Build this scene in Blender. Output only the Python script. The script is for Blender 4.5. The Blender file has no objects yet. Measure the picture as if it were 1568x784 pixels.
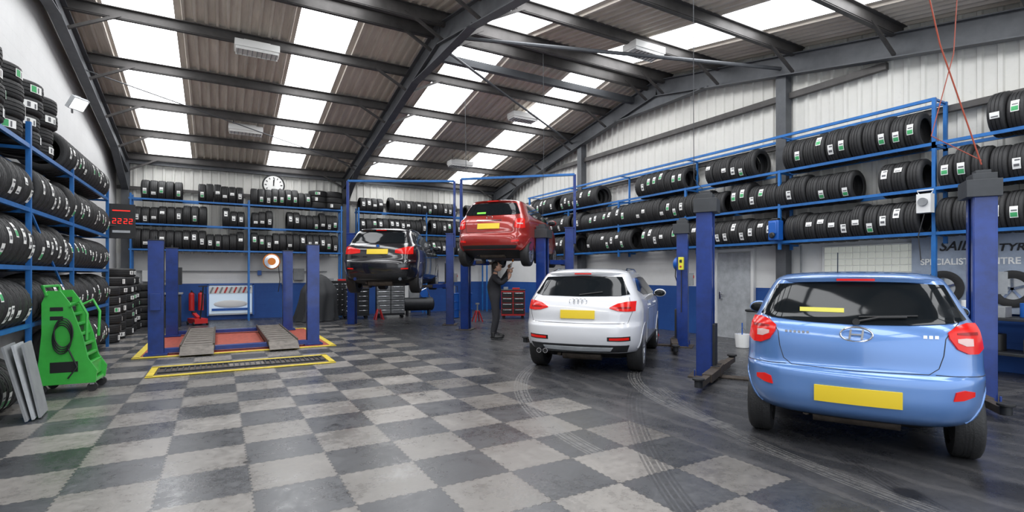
import bpy, math, random
import numpy as np
from mathutils import Vector, Matrix, Euler
random.seed(7)
R=math.radians
C=bpy.context.scene.collection
bpy.context.scene.view_settings.view_transform='Standard'

# ---------------------------------------------------------------- materials
def mat(name,col,rough=.5,metal=0.,noise=0.,nscale=6.,bump=0.,bscale=40.,coat=0.,emit=0.,ecol=None,spec=.5,trans=0.):
    m=bpy.data.materials.new(name); m.use_nodes=True
    nt=m.node_tree; b=nt.nodes['Principled BSDF']
    b.inputs['Base Color'].default_value=(*col,1); b.inputs['Roughness'].default_value=rough
    b.inputs['Metallic'].default_value=metal; b.inputs['Coat Weight'].default_value=coat
    b.inputs['Coat Roughness'].default_value=.04
    b.inputs['Specular IOR Level'].default_value=spec
    b.inputs['Transmission Weight'].default_value=trans
    if emit: 
        b.inputs['Emission Color'].default_value=(*(ecol or col),1); b.inputs['Emission Strength'].default_value=emit
    if noise or bump:
        tc=nt.nodes.new('ShaderNodeTexCoord')
    if noise:
        n=nt.nodes.new('ShaderNodeTexNoise'); n.inputs['Scale'].default_value=nscale; n.inputs['Detail'].default_value=6
        n.inputs['Roughness'].default_value=.65
        nt.links.new(tc.outputs['Object'],n.inputs['Vector'])
        r=nt.nodes.new('ShaderNodeMapRange'); r.inputs[1].default_value=.3; r.inputs[2].default_value=.7
        r.inputs[3].default_value=1-noise; r.inputs[4].default_value=1+noise*.5
        nt.links.new(n.outputs[0],r.inputs[0])
        mx=nt.nodes.new('ShaderNodeVectorMath'); mx.operation='SCALE'; mx.inputs[0].default_value=col
        nt.links.new(r.outputs[0],mx.inputs['Scale']); nt.links.new(mx.outputs[0],b.inputs['Base Color'])
    if bump:
        n2=nt.nodes.new('ShaderNodeTexNoise'); n2.inputs['Scale'].default_value=bscale; n2.inputs['Detail'].default_value=4
        nt.links.new(tc.outputs['Object'],n2.inputs['Vector'])
        bp=nt.nodes.new('ShaderNodeBump'); bp.inputs['Strength'].default_value=bump; bp.inputs['Distance'].default_value=.01
        nt.links.new(n2.outputs[0],bp.inputs['Height']); nt.links.new(bp.outputs[0],b.inputs['Normal'])
    return m
class NT:
    def __init__(s,m): s.t=m.node_tree; s.b=s.t.nodes['Principled BSDF']
    def n(s,k): return s.t.nodes.new(k)
    def m(s,op,a,b=0.,c=0.):
        n=s.n('ShaderNodeMath'); n.operation=op
        for i,x in enumerate((a,b,c)):
            if isinstance(x,(int,float)): n.inputs[i].default_value=x
            else: s.t.links.new(x,n.inputs[i])
        return n.outputs[0]
    def mix(s,f,a,b):
        n=s.n('ShaderNodeMix'); n.data_type='RGBA'
        for i,x in ((0,f),(6,a),(7,b)):
            if isinstance(x,(int,float)): n.inputs[i].default_value=x
            elif isinstance(x,tuple): n.inputs[i].default_value=(*x,1)
            else: s.t.links.new(x,n.inputs[i])
        return n.outputs[2]
    def noise(s,v,sc,det=6,rough=.6):
        n=s.n('ShaderNodeTexNoise'); n.inputs['Scale'].default_value=sc; n.inputs['Detail'].default_value=det
        n.inputs['Roughness'].default_value=rough; s.t.links.new(v,n.inputs['Vector']); return n.outputs[0]
    def link(s,a,b): s.t.links.new(a,s.b.inputs[b])
    def bump(s,h,st=.3,d=.01):
        n=s.n('ShaderNodeBump'); n.inputs['Strength'].default_value=st; n.inputs['Distance'].default_value=d
        s.t.links.new(h,n.inputs['Height']); s.link(n.outputs[0],'Normal')
    def map(s,x,a,b,c,d):
        n=s.n('ShaderNodeMapRange'); s.t.links.new(x,n.inputs[0])
        for i,q in enumerate((a,b,c,d)): n.inputs[i+1].default_value=q
        return n.outputs[0]

M_black=mat('black_plastic',(.014,.014,.015),.45)
M_dark=mat('dark_metal',(.03,.032,.036),.5,.3,noise=.3)
M_rub=mat('rubber',(.017,.017,.018),.6,bump=.4,bscale=60)
M_rack=mat('rack_blue',(.02,.15,.45),.4,.1,noise=.25,nscale=5)
M_lift=mat('lift_blue',(.009,.038,.22),.32,.1,noise=.35,nscale=4,coat=.3)
M_cap=mat('lift_grey',(.05,.053,.058),.55,.2,noise=.2)
M_steel=mat('steel_frame',(.10,.105,.115),.55,.3,noise=.25,nscale=3)
M_stl2=mat('steel_purlin',(.085,.08,.078),.55,.35,noise=.3,nscale=3)
M_white=mat('white_paint',(.75,.75,.74),.5)
M_lab=mat('label_white',(.85,.85,.83),.5)
M_labg=mat('label_green',(.06,.38,.14),.5)
M_labk=mat('label_print',(.12,.12,.13),.5)
M_yel=mat('plate_yellow',(.83,.60,.03),.4)
M_yfl=mat('yellow_floor_paint',(.72,.55,.05),.5,noise=.3,nscale=12)
M_redfl=mat('red_floor',(.38,.07,.04),.6,noise=.4,nscale=10)
M_chrome=mat('chrome',(.75,.76,.78),.12,1.)
M_alloy=mat('alloy',(.5,.51,.53),.3,.9)
M_glass=mat('car_glass',(.008,.010,.012),.06,0,spec=.32)
M_redl=mat('lamp_red',(.50,.010,.008),.15,spec=.4,emit=.2,ecol=(1,.02,.01))
M_redd=mat('lamp_red_dark',(.25,.004,.006),.15,spec=.4)
M_clr=mat('lamp_clear',(.62,.42,.40),.15)
M_green=mat('green_paint',(.05,.42,.06),.35,coat=.4,noise=.15)
M_grey=mat('grey_paint',(.25,.26,.27),.5,noise=.2)
M_lgrey=mat('light_grey',(.45,.47,.49),.45,noise=.25)
M_red=mat('red_paint',(.5,.02,.02),.4)
M_rust=mat('worn_steel',(.10,.08,.065),.6,.4,noise=.5,nscale=15)
M_ramp=mat('ramp_steel',(.17,.15,.13),.65,.1,noise=.45,nscale=8)
M_skin=mat('skin',(.52,.30,.21),.5)
M_hair=mat('hair',(.02,.014,.01),.7)
M_cloth=mat('work_clothes',(.02,.02,.025),.85,bump=.5,bscale=25)
M_cover=mat('dark_cover',(.025,.027,.03),.7,bump=.6,bscale=12)
M_ropeR=mat('red_hose',(.35,.06,.03),.5)
M_fix=mat('fixture_white',(.8,.8,.78),.4)
M_tube=mat('lamp_tube',(1,1,1),.4,emit=4.)
M_orange=mat('orange',(.7,.2,.02),.5)
M_bin=mat('blue_plastic',(.01,.10,.42),.35)

# ---------------------------------------------------------------- mesh builder
class MB:
    def __init__(s): s.v=[]; s.f=[]; s.fm=[]; s.mats=[]
    def mi(s,m):
        if m not in s.mats: s.mats.append(m)
        return s.mats.index(m)
    def add(s,vs,fs,m):
        o=len(s.v); s.v+= [tuple(v) for v in vs]; i=s.mi(m)
        for f in fs: s.f.append(tuple(o+k for k in f)); s.fm.append(i)
    def box(s,c,sz,m,rot=None):
        c=Vector(c); x,y,z=[q/2 for q in sz]
        vs=[Vector((a*x,b*y,d*z)) for a in(-1,1) for b in(-1,1) for d in(-1,1)]
        if rot is not None:
            if isinstance(rot,(int,float)): rot=Matrix.Rotation(rot,3,'Z')
            vs=[rot@v for v in vs]
        s.add([v+c for v in vs],[(0,1,3,2),(4,6,7,5),(0,4,5,1),(2,3,7,6),(0,2,6,4),(1,5,7,3)],m)
    def beam(s,a,b,w,h,m,side=None):
        a=Vector(a); b=Vector(b); d=(b-a).normalized()
        if side is None:
            side=d.cross(Vector((0,0,1)))
            if side.length<1e-3: side=Vector((1,0,0))
        side=Vector(side); side=(side-d*side.dot(d)).normalized(); up=side.cross(d).normalized()
        vs=[p+side*(i*w/2)+up*(j*h/2) for p in(a,b) for i,j in((-1,-1),(1,-1),(1,1),(-1,1))]
        s.add(vs,[(0,3,2,1),(4,5,6,7),(0,1,5,4),(1,2,6,5),(2,3,7,6),(3,0,4,7)],m)
    def ibeam(s,a,b,w,h,m,t=.02):
        a=Vector(a); b=Vector(b); d=(b-a).normalized()
        side=d.cross(Vector((0,0,1)))
        if side.length<1e-3: side=Vector((1,0,0))
        side.normalize(); up=side.cross(d).normalized()
        s.beam(a,b,t,h-2*t,m,side)
        for q in(-1,1): s.beam(a+up*q*(h/2-t/2),b+up*q*(h/2-t/2),w,t,m,side)
    def tube(s,pts,r,m,seg=8,closed=False):
        pts=[Vector(p) for p in pts]; n=len(pts); vs=[];fs=[]
        rs=r if isinstance(r,(list,tuple)) else [r]*n
        prev=None
        for i,p in enumerate(pts):
            if closed: d=pts[(i+1)%n]-pts[i-1]
            else: d=pts[min(i+1,n-1)]-pts[max(i-1,0)]
            d.normalize()
            if prev is None:
                u=d.cross(Vector((0,0,1)))
                if u.length<1e-2: u=d.cross(Vector((1,0,0)))
            else: u=prev-d*prev.dot(d)
            u.normalize(); prev=u; w=d.cross(u)
            for k in range(seg):
                t=2*math.pi*k/seg; vs.append(p+(u*math.cos(t)+w*math.sin(t))*rs[i])
        for i in range(n if closed else n-1):
            j=(i+1)%n
            for k in range(seg):
                l=(k+1)%seg; fs.append((i*seg+k,i*seg+l,j*seg+l,j*seg+k))
        if not closed:
            fs.append(tuple(range(seg))[::-1]); fs.append(tuple((n-1)*seg+k for k in range(seg)))
        s.add(vs,fs,m)
    def cyl(s,a,b,r,m,seg=20,r2=None): s.tube([a,b],[r,r if r2 is None else r2],m,seg)
    def revolve(s,o,ax,prof,m,seg=40,closed=True,mfun=None):
        o=Vector(o); ax=Vector(ax).normalized(); u=ax.cross(Vector((0,0,1)))
        if u.length<1e-2: u=Vector((1,0,0))
        u.normalize(); w=ax.cross(u); vs=[];n=len(prof)
        for k in range(seg):
            t=2*math.pi*k/seg; dr=u*math.cos(t)+w*math.sin(t)
            for r,a in prof: vs.append(o+ax*a+dr*r)
        fs=[]
        for k in range(seg):
            l=(k+1)%seg
            for i in range(n if closed else n-1):
                j=(i+1)%n; fs.append((k*n+i,k*n+j,l*n+j,l*n+i))
        s.add(vs,fs,m)
    def sphere(s,c,r,m,seg=20,rings=12,rot=None):
        c=Vector(c); r=(r,r,r) if isinstance(r,(int,float)) else r; vs=[];fs=[]
        for i in range(rings+1):
            p=math.pi*i/rings
            for k in range(seg):
                t=2*math.pi*k/seg
                v=Vector((r[0]*math.sin(p)*math.cos(t),r[1]*math.sin(p)*math.sin(t),r[2]*math.cos(p)))
                if rot is not None: v=rot@v
                vs.append(v+c)
        for i in range(rings):
            for k in range(seg):
                l=(k+1)%seg; fs.append((i*seg+k,(i+1)*seg+k,(i+1)*seg+l,i*seg+l))
        s.add(vs,fs,m)
    def extr(s,poly,off,m):
        n=len(poly); off=Vector(off); vs=[Vector(p) for p in poly]+[Vector(p)+off for p in poly]
        fs=[tuple(range(n))[::-1],tuple(range(n,2*n))]+[(i,(i+1)%n,n+(i+1)%n,n+i) for i in range(n)]
        s.add(vs,fs,m)
    def mesh(s,name,ang=35):
        me=bpy.data.meshes.new(name); me.from_pydata(s.v,[],s.f)
        for m in s.mats: me.materials.append(m)
        me.polygons.foreach_set('material_index',s.fm)
        me.polygons.foreach_set('use_smooth',[True]*len(s.f))
        me.update()
        try: me.set_sharp_from_angle(angle=R(ang))
        except Exception: pass
        return me
    def obj(s,name,loc=(0,0,0),rot=0.,parent=None,bevel=0.,ang=35):
        o=bpy.data.objects.new(name,s.mesh(name,ang)); C.objects.link(o)
        o.location=loc; o.rotation_euler=(0,0,rot)
        if parent: o.parent=parent
        if bevel:
            b=o.modifiers.new('bevel','BEVEL'); b.width=bevel; b.segments=2; b.limit_method='ANGLE'; b.angle_limit=R(50)
        return o
def empty(name,loc=(0,0,0),rot=0.):
    e=bpy.data.objects.new(name,None); C.objects.link(e); e.location=loc; e.rotation_euler=(0,0,rot); e.empty_display_size=.2; return e

# ---------------------------------------------------------------- room
XL,XR,YB,YF=-2.7,10.5,19.5,-1.6
def rz(y): return 6.9-.18*abs(y-10)

# floor
mf=mat('floor_checker_tiles',(.2,.2,.2),.45)
N=NT(mf); tc=N.n('ShaderNodeTexCoord'); sp=N.n('ShaderNodeSeparateXYZ'); mf.node_tree.links.new(tc.outputs['Object'],sp.inputs[0])
X,Y=sp.outputs[0],sp.outputs[1]; V=tc.outputs['Object']
tooth=lambda q: N.m('MULTIPLY',N.m('SIGN',N.m('SINE',N.m('MULTIPLY',q,2*math.pi/.0719))),.006)
TS=.575
xs=N.m('DIVIDE',N.m('SUBTRACT',N.m('ADD',X,tooth(Y)),3.65),TS); ys=N.m('DIVIDE',N.m('SUBTRACT',N.m('ADD',Y,tooth(X)),3.96),TS)
par=N.m('MODULO',N.m('ADD',N.m('ADD',N.m('FLOOR',xs),N.m('FLOOR',ys)),201.),2.)
light=N.m('SUBTRACT',1.,N.m('ABSOLUTE',N.m('SUBTRACT',par,0.)))
cx=N.n('ShaderNodeCombineXYZ'); mf.node_tree.links.new(N.m('FLOOR',xs),cx.inputs[0]); mf.node_tree.links.new(N.m('FLOOR',ys),cx.inputs[1])
wn=N.n('ShaderNodeTexWhiteNoise'); mf.node_tree.links.new(cx.outputs[0],wn.inputs['Vector'])
n1=N.noise(V,1.3,8,.7); n2=N.noise(V,14,6,.7); n3=N.noise(V,.5,4,.5); n4=N.noise(V,45,4,.7)
c=N.mix(light,(.245,.228,.212),(.070,.072,.078))
edge=lambda q: N.m('LESS_THAN',N.m('ABSOLUTE',N.m('SUBTRACT',N.m('FRACT',q),.5)),.491)
notseam=N.m('MULTIPLY',edge(xs),edge(ys))
mul=N.m('MULTIPLY',N.m('MULTIPLY',N.map(n1,.3,.7,.66,1.15),N.map(n2,.3,.7,.78,1.15)),N.map(wn.outputs[0],0,1,.75,1.12))
wear=N.map(N.m('ADD',X,N.m('MULTIPLY',N.m('SUBTRACT',n3,.5),5.)),1.5,4.2,1.,.72)
mul=N.m('MULTIPLY',N.m('MULTIPLY',mul,wear),N.m('MULTIPLY_ADD',notseam,.4,.6))
sc=N.n('ShaderNodeVectorMath'); sc.operation='SCALE'; mf.node_tree.links.new(c,sc.inputs[0]); mf.node_tree.links.new(mul,sc.inputs['Scale'])
w=N.n('ShaderNodeTexWave'); w.inputs['Scale'].default_value=.9; w.inputs['Distortion'].default_value=5; w.inputs['Detail'].default_value=4; w.inputs['Detail Scale'].default_value=1.2
mf.node_tree.links.new(V,w.inputs['Vector'])
cc=N.mix(N.map(n1,.35,.7,0,1),(.030,.031,.035),(.066,.065,.068))
cc=N.mix(N.map(w.outputs[0],.7,1.,0,.4),cc,(.11,.105,.105))
cc=N.mix(N.map(n2,.5,.75,0,.5),cc,(.018,.018,.02))
msk=N.m('MULTIPLY',N.m('LESS_THAN',X,3.65),N.m('LESS_THAN',Y,15.8))
base=N.mix(msk,cc,sc.outputs[0])
def dist(cx_,cy_):
    a=N.m('POWER',N.m('SUBTRACT',X,cx_),2.); b_=N.m('POWER',N.m('SUBTRACT',Y,cy_),2.); return N.m('SQRT',N.m('ADD',a,b_))
def track(cx_,cy_,r,ymin,ymax,col,stren):
    global base
    q=N.m('ABSOLUTE',N.m('SUBTRACT',dist(cx_,cy_),r))
    band=N.m('LESS_THAN',q,.09); rib=N.m('GREATER_THAN',N.m('SINE',N.m('MULTIPLY',q,170.)),-.3)
    m_=N.m('MULTIPLY',N.m('MULTIPLY',band,rib),N.m('MULTIPLY',N.m('GREATER_THAN',Y,ymin),N.m('LESS_THAN',Y,ymax)))
    m_=N.m('MULTIPLY',m_,N.m('MULTIPLY',N.map(n2,.3,.6,0,1),stren))
    m_=N.m('MULTIPLY',m_,N.m('LESS_THAN',X,cx_)) 
    base=N.mix(m_,base,col)
track(8.1,3.15,3.75,3.3,6.0,(.18,.175,.17),.9); track(8.1,3.15,5.35,3.3,7.5,(.18,.175,.17),.8)
track(9.5,6.5,4.1,2.0,4.9,(.15,.145,.145),.8); track(12,-3,9.2,-1,5.,(.02,.02,.022),.7); track(12,-3,10.8,-1,5.,(.02,.02,.022),.7); track(11.,1.,7.1,0.5,4.9,(.15,.145,.14),.7)
def stain(x,y,r):
    global base
    d_=N.m('ADD',dist(x,y),N.m('MULTIPLY',N.m('SUBTRACT',n1,.5),.5*r*2)); base=N.mix(N.map(d_,r*.6,r,.85,0.),base,(.010,.010,.012))
stain(4.75,1.35,.24); stain(4.9,8.4,.35); stain(6.3,6.3,.5); stain(1.0,5.3,.05); stain(5.6,3.3,.5); stain(4.1,1.7,.12); stain(2.2,6.1,.05); stain(.2,4.6,.04)
N.link(base,'Base Color')
N.link(N.map(N.m('MULTIPLY_ADD',n2,.4,N.m('MULTIPLY',n1,.7)),.4,.75,.18,.48),'Roughness')
N.bump(N.m('ADD',N.m('MULTIPLY',n4,.3),N.m('ADD',N.m('MULTIPLY',n2,.4),N.m('MULTIPLY',notseam,.6))),.25,.006)
b=MB(); b.box(((XL+XR)/2,(YB+YF)/2,-.05),(XR-XL+.4,YB-YF+.4,.1),mf); b.obj('floor')

def wallmat(name,blue,base=(.72,.72,.71),brick=False):
    m=mat(name,base,.6); N=NT(m); tc=N.n('ShaderNodeTexCoord'); V=tc.outputs['Object']
    sp=N.n('ShaderNodeSeparateXYZ'); m.node_tree.links.new(V,sp.inputs[0]); Z=sp.outputs[2]
    n1=N.noise(V,.8,8,.7); n2=N.noise(V,12,5,.7)
    c=N.mix(N.map(n1,.35,.75,0,.6),base,tuple(q*.78 for q in base))
    c=N.mix(N.map(n2,.6,.8,0,.4),c,tuple(q*.6 for q in base))
    if blue:
        c=N.mix(N.m('LESS_THAN',Z,blue),c,N.mix(N.map(n1,.35,.7,0,1),(.015,.085,.33),(.01,.055,.24)))
    N.link(c,'Base Color')
    h=n2
    if brick:
        uv=N.n('ShaderNodeCombineXYZ'); m.node_tree.links.new(N.m('ADD',sp.outputs[0],sp.outputs[1]),uv.inputs[0]); m.node_tree.links.new(Z,uv.inputs[1])
        br=N.n('ShaderNodeTexBrick'); m.node_tree.links.new(uv.outputs[0],br.inputs['Vector'])
        br.inputs['Scale'].default_value=1.; br.inputs['Brick Width'].default_value=.45; br.inputs['Row Height'].default_value=.225; br.inputs['Mortar Size'].default_value=.008
        h=N.m('SUBTRACT',N.m('MULTIPLY',n2,.3),br.outputs['Fac'])
    N.bump(h,.35,.008)
    return m
MW=wallmat('painted_block_wall',1.2,(.76,.76,.75),brick=True)
MWL=wallmat('painted_block_white',0,(.64,.64,.64),brick=True)
MCl=wallmat('white_cladding',0,(.72,.71,.67))
b=MB()
b.add([(XL,YF,0),(XL,YB,0),(XL,YB,rz(YB)),(XL,10,6.9),(XL,YF,rz(YF))],[(0,1,2,3,4)],MWL)
b.add([(XL-.15,YF,0),(XL-.15,YB,0),(XL-.15,YB,rz(YB)),(XL-.15,10,6.9),(XL-.15,YF,rz(YF))],[(4,3,2,1,0)],MWL)
b.obj('wall_left')
def ribs(a0,a1,per=.25,dep=.035):
    out=[];a=a0
    while a<a1:
        for t,dd in((0,0),(.62,0),(.70,dep),(.92,dep)):
            if a+t*per<=a1: out.append((a+t*per,dd))
        a+=per
    out.append((a1,0)); return out
def sheet(b,pr,fn0,fn1,m):
    vs=[];fs=[]
    for a,dd in pr: vs+=[fn0(a,dd),fn1(a,dd)]
    for i in range(len(pr)-1): fs.append((2*i,2*i+2,2*i+3,2*i+1))
    b.add(vs,fs,m)
b=MB()
b.add([(XL,YB,0),(XR,YB,0),(XR,YB,rz(YB)),(XL,YB,rz(YB))],[(0,1,2,3)],MW)
b.box(((XL+XR)/2,YB+.1,2.6),(XR-XL+.4,.18,5.3),MW)
sheet(b,ribs(XL,XR),lambda a,d:(a,YB-.03-d,2.15),lambda a,d:(a,YB-.03-d,5.2),MCl)
b.obj('wall_back')
b=MB()
b.add([(XR,YF,0),(XR,YB,0),(XR,YB,rz(YB)),(XR,10,6.9),(XR,YF,rz(YF))],[(4,3,2,1,0)],MW)
b.add([(XR+.15,YF,0),(XR+.15,YB,0),(XR+.15,YB,rz(YB)),(XR+.15,10,6.9),(XR+.15,YF,rz(YF))],[(0,1,2,3,4)],MW)
sheet(b,ribs(YF,YB),lambda a,d:(XR-.03-d,a,2.35),lambda a,d:(XR-.03-d,a,rz(a)),MCl)
b.obj('wall_right')
b=MB()
b.box((XL+.55,YF,2.4),(1.1,.15,4.8),MWL); b.box((XR-1.1,YF,2.4),(2.2,.15,4.8),MWL)
b.box(((XL+XR)/2,YF,4.45),(XR-XL,.15,.75),MWL); b.obj('wall_front')
mr=mat('roof_sheet',(.2,.18,.16),.55,.0); N=NT(mr); tc=N.n('ShaderNodeTexCoord'); V=tc.outputs['Object']
mp=N.n('ShaderNodeMapping'); mp.inputs['Scale'].default_value=(3.,.25,1); mr.node_tree.links.new(V,mp.inputs['Vector'])
n1=N.noise(mp.outputs[0],2.,7,.7)
N.link(N.mix(N.map(n1,.3,.7,0,1),(.46,.405,.35),(.74,.67,.59)),'Base Color')
strips=[(-1.88,-.75),(1.42,2.5),(4.75,5.95),(7.95,9.1)]
b=MB()
def roofseg(x0,x1,m,y0,y1,flat=False):
    pr=ribs(x0,x1,.19,.045) if not flat else [(x0,0),(x1,0)]
    sheet(b,pr,lambda a,d:(a,y0,rz(y0)-d),lambda a,d:(a,y1,rz(y1)-d),m)
xe=[XL]+[q for s in strips for q in s]+[XR]
for i in range(0,len(xe),2):
    roofseg(xe[i],xe[i+1],mr,YF,10); roofseg(xe[i],xe[i+1],mr,10,YB)
b.obj('ceiling')
msk=mat('skylight_panel',(.9,.93,.95),.5,emit=7.2,ecol=(.97,.985,1.))
for k,(x0,x1) in enumerate(strips):
    b=MB()
    for (y0,y1) in((YF,10),(10,YB)): roofseg(x0,x1,msk,y0,y1,True)
    b.obj('window_%d'%(k+1))

# steel
b=MB()
for xf in(-2.45,4.0,10.2):
    wd=.18
    b.ibeam((xf,YB-.1,rz(YB)-.42),(xf,10,rz(10)-.42),wd,.42,M_steel)
    b.ibeam((xf,YF+.1,rz(YF)-.42),(xf,10,rz(10)-.42),wd,.42,M_steel)
    for sgn in(-1,1):
        b.extr([(xf-.01,10,6.3),(xf-.01,10,5.98),(xf-.01,10+sgn*1.7,rz(10+1.7)-.6)],(.02,0,0),M_steel)
        b.beam((xf,10,5.98),(xf,10+sgn*1.7,rz(11.7)-.6),wd,.02,M_steel)
    b.extr([(xf-.01,YB-.2,4.6),(xf-.01,YB-.2,4.0),(xf-.01,YB-2.2,rz(YB-2.2)-.6)],(.02,0,0),M_steel)
    b.beam((xf,YB-.2,4.0),(xf,YB-2.2,rz(YB-2.2)-.63),wd,.02,M_steel)
    b.ibeam((xf,YB-.22,0),(xf,YB-.22,rz(YB)-.3),.2,.22,M_steel)
for y in(6.5,13.4): b.beam((10.3,y,0),(10.3,y,rz(y)-.5),.2,.22,M_steel)
b.obj('trim_1')
b=MB()
PY=[19.2,17.4,15.6,13.8,12.0,10.3,9.7,8.0,6.2,4.4,2.6,.8,-.8]
for y in PY:
    h=.24 if abs(y-10)<.5 else .18
    b.beam((XL+.02,y,rz(y)-.05-h/2),(XR-.02,y,rz(y)-.05-h/2),.03,h,M_stl2)
    for q in(1,-1): b.beam((XL+.02,y+q*.035,rz(y)-.05-h*(q>0) -.01),(XR-.02,y+q*.035,rz(y)-.05-h*(q>0)-.01),.08,.015,M_stl2)
    for xf in(-2.45,4.0,10.2):
        for q in(-1,1):
            x2=xf+q*.85
            if XL<x2<XR: b.beam((xf+q*.06,y,rz(y)-.6),(x2,y,rz(y)-.18),.05,.05,M_stl2)
b.beam((XL+.02,YB-.15,5.0),(XR-.02,YB-.15,5.0),.12,.22,M_steel)
b.beam((XL+.02,YB-.12,4.15),(XR-.02,YB-.12,4.15),.06,.1,M_stl2)
b.beam((XR-.15,2,4.2),(XR-.15,YB,4.2),.1,.1,M_stl2)
b.beam((XR-.15,4.6,5.22),(XR-.15,15.5,5.22),.1,.12,M_stl2)
b.beam((XR-.15,2.,4.2),(XR-.15,YF,4.2),.1,.1,M_stl2)
b.beam((4,10.9,6.42),(10.2,10.9,6.42),.14,.16,M_steel)
b.tube([(4,10.,6.25),(10.2,13.8,5.85)],.03,M_steel)
b.tube([(4,9.4,6.2),(10.2,6.5,5.8)],.04,M_steel)
b.tube([(-2.45,13.8,5.8),(4,17.4,5.1)],.014,M_steel)
b.obj('trim_2')

mgb=mat('glass_block',(.62,.62,.56),.25,emit=.15,ecol=(.9,.95,.85))
b=MB()
for i in range(12):
    for j in range(4): b.box((XR-.045,4.25+i*.13,1.60+j*.125),(.05,.115,.11),mgb)
b.box((XR-.03,4.97,1.78),(.04,1.66,.56),M_white); b.obj('window_5',bevel=.008)
b=MB()
b.box((XR-.03,7.8,1.0),(.05,.92,2.0),M_lgrey)
for y in(7.31,8.29): b.box((XR-.05,y,1.02),(.09,.07,2.04),M_white)
b.box((XR-.05,7.8,2.06),(.09,1.05,.07),M_white)
b.box((XR-.08,8.15,1.0),(.06,.05,.18),M_chrome); b.tube([(XR-.1,8.15,1.03),(XR-.12,8.05,1.03)],.012,M_chrome)
b.obj('door_1',bevel=.004)
mwin=mat('daylight_glass',(.5,.6,.7),.2,emit=.3,ecol=(.7,.85,1.))
b=MB(); b.box((.35,YB-.06,.66),(1.36,.06,1.0),M_white); b.box((.35,YB-.1,.66),(1.24,.04,.9),mwin)
b.box((.35,YB-.14,.98),(1.3,.03,.22),M_white)
for i in range(9): b.beam((-.24+i*.135,YB-.165,.89),(-.16+i*.135,YB-.165,1.08),.012,.05,M_red if i%2 else M_grey,side=(0,1,0))
b.sphere((.35,YB-.13,.52),(.5,.03,.13),M_white,20,8); b.box((.35,YB-.14,.34),(1.1,.05,.08),M_bin)
for q in(-.66,.66): b.box((.35+q,YB-.12,.66),(.05,.1,1.04),M_bin)
b.box((.35,YB-.12,1.17),(1.36,.1,.04),M_bin); b.obj('window_6')
b=MB(); b.box((6.0,YB-.06,1.0),(.9,.06,2.0),M_white)
for q in(-.48,.48): b.box((6.0+q,YB-.1,1.02),(.06,.1,2.08),M_grey)
b.box((6,YB-.1,2.08),(1.02,.1,.06),M_grey); b.obj('door_2')

# ---------------------------------------------------------------- tyres
TR=.315; TW=.2
def tyre_mesh(kind):
    b=MB(); seg=60
    hw=TW/2
    prof=[]
    tread=[-.078,-.052,-.048,-.040,-.036,-.006,-.003,.003,.006,.036,.040,.048,.052,.078]
    inner=[(.205,-hw+.02),(.21,-hw+.005),(.235,-hw-.002),(.262,-hw-.004),(.285,-hw+.002),(.302,-hw+.012)]
    prof+=inner
    gro={-.048,-.040,-.003,.003,.040,.048}
    for a in tread: prof.append((TR-(.010 if a in gro else 0)-.004*(abs(a)/.078)**2,a))
    prof+=[(r,-a) for r,a in inner[::-1]]
    prof+=[(.215,hw-.03),(.285,hw-.05),(.29,0),(.285,-hw+.05),(.215,-hw+.03)]
    vs=[];n=len(prof)
    for k in range(seg):
        t=2*math.pi*k/seg
        for i,(r,a) in enumerate(prof):
            if k%2 and r>.296: r-= .007 if abs(a)>.05 else .0
            vs.append((-r*math.cos(t),a,r*math.sin(t)))
    fs=[]
    for k in range(seg):
        l=(k+1)%seg
        for i in range(n): fs.append((k*n+i,l*n+i,l*n+(i+1)%n,k*n+(i+1)%n))
    b.add(vs,fs,M_rub)
    def patch(t0,t1,a0,a1,m,rr):
        vv=[];ff=[];K=5
        for i in range(K+1):
            t=t0+(t1-t0)*i/K
            for a in(a0,a1): vv.append((-rr*math.cos(t),a,rr*math.sin(t)))
        for i in range(K): ff.append((2*i,2*i+2,2*i+3,2*i+1))
        b.add(vv,ff,m)
    if kind>0:
        sh={1:(-.22,.30,.045),2:(-.22,.30,.045),3:(-.05,.22,.055)}[kind]
        patch(sh[0],sh[1],-sh[2],sh[2],M_lab,TR+.003)
        if kind==2: patch(-.18,.02,-.038,.038,M_labg,TR+.0045); patch(.08,.14,-.035,.03,M_labk,TR+.0045)
        elif kind==1: patch(.17,.24,-.038,.02,M_labk,TR+.0045); patch(-.1,.02,-.03,.03,M_labk,TR+.0045)
        else: patch(.0,.05,-.04,.04,M_labk,TR+.0045)
    return b.mesh('tyre_mesh_%d'%kind,40)
TM=[tyre_mesh(0),tyre_mesh(1),tyre_mesh(2),tyre_mesh(3)]
def put_tyre(par,loc,rotz,flat=False,p=(.3,.45,.25),spin=None,s=1.):
    k=random.choices([0,1,2,3],(p[0],p[1]*.7,p[2],p[1]*.3))[0]
    o=bpy.data.objects.new('tyre',TM[k]); C.objects.link(o); o.parent=par; o.location=loc
    sp=random.uniform(-.45,.4) if spin is None else spin
    if flat: o.rotation_euler=(R(90),0,rotz+random.uniform(-.4,.4))
    else: o.rotation_euler=(0,sp,rotz+random.uniform(-.03,.03))
    o.scale=(s,1,s)
    return o
def row(par,horiz,pos,a0,a1,z,gaps=(),rot=0.,p=(.3,.45,.25),step=.205):
    a=a0; s=1.02
    while a<a1:
        if not any(g0<a<g1 for g0,g1 in gaps):
            if random.random()<.3: s=random.choice([.94,.99,1.02,1.05,1.08])
            zz=z+.022+math.sqrt((TR*s)**2-.04)
            loc=(pos,a,zz) if horiz=='Y' else (a,pos,zz)
            put_tyre(par,loc,rot,p=p,s=s)
        a+=step+random.choice([0,0,0,.012])
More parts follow.
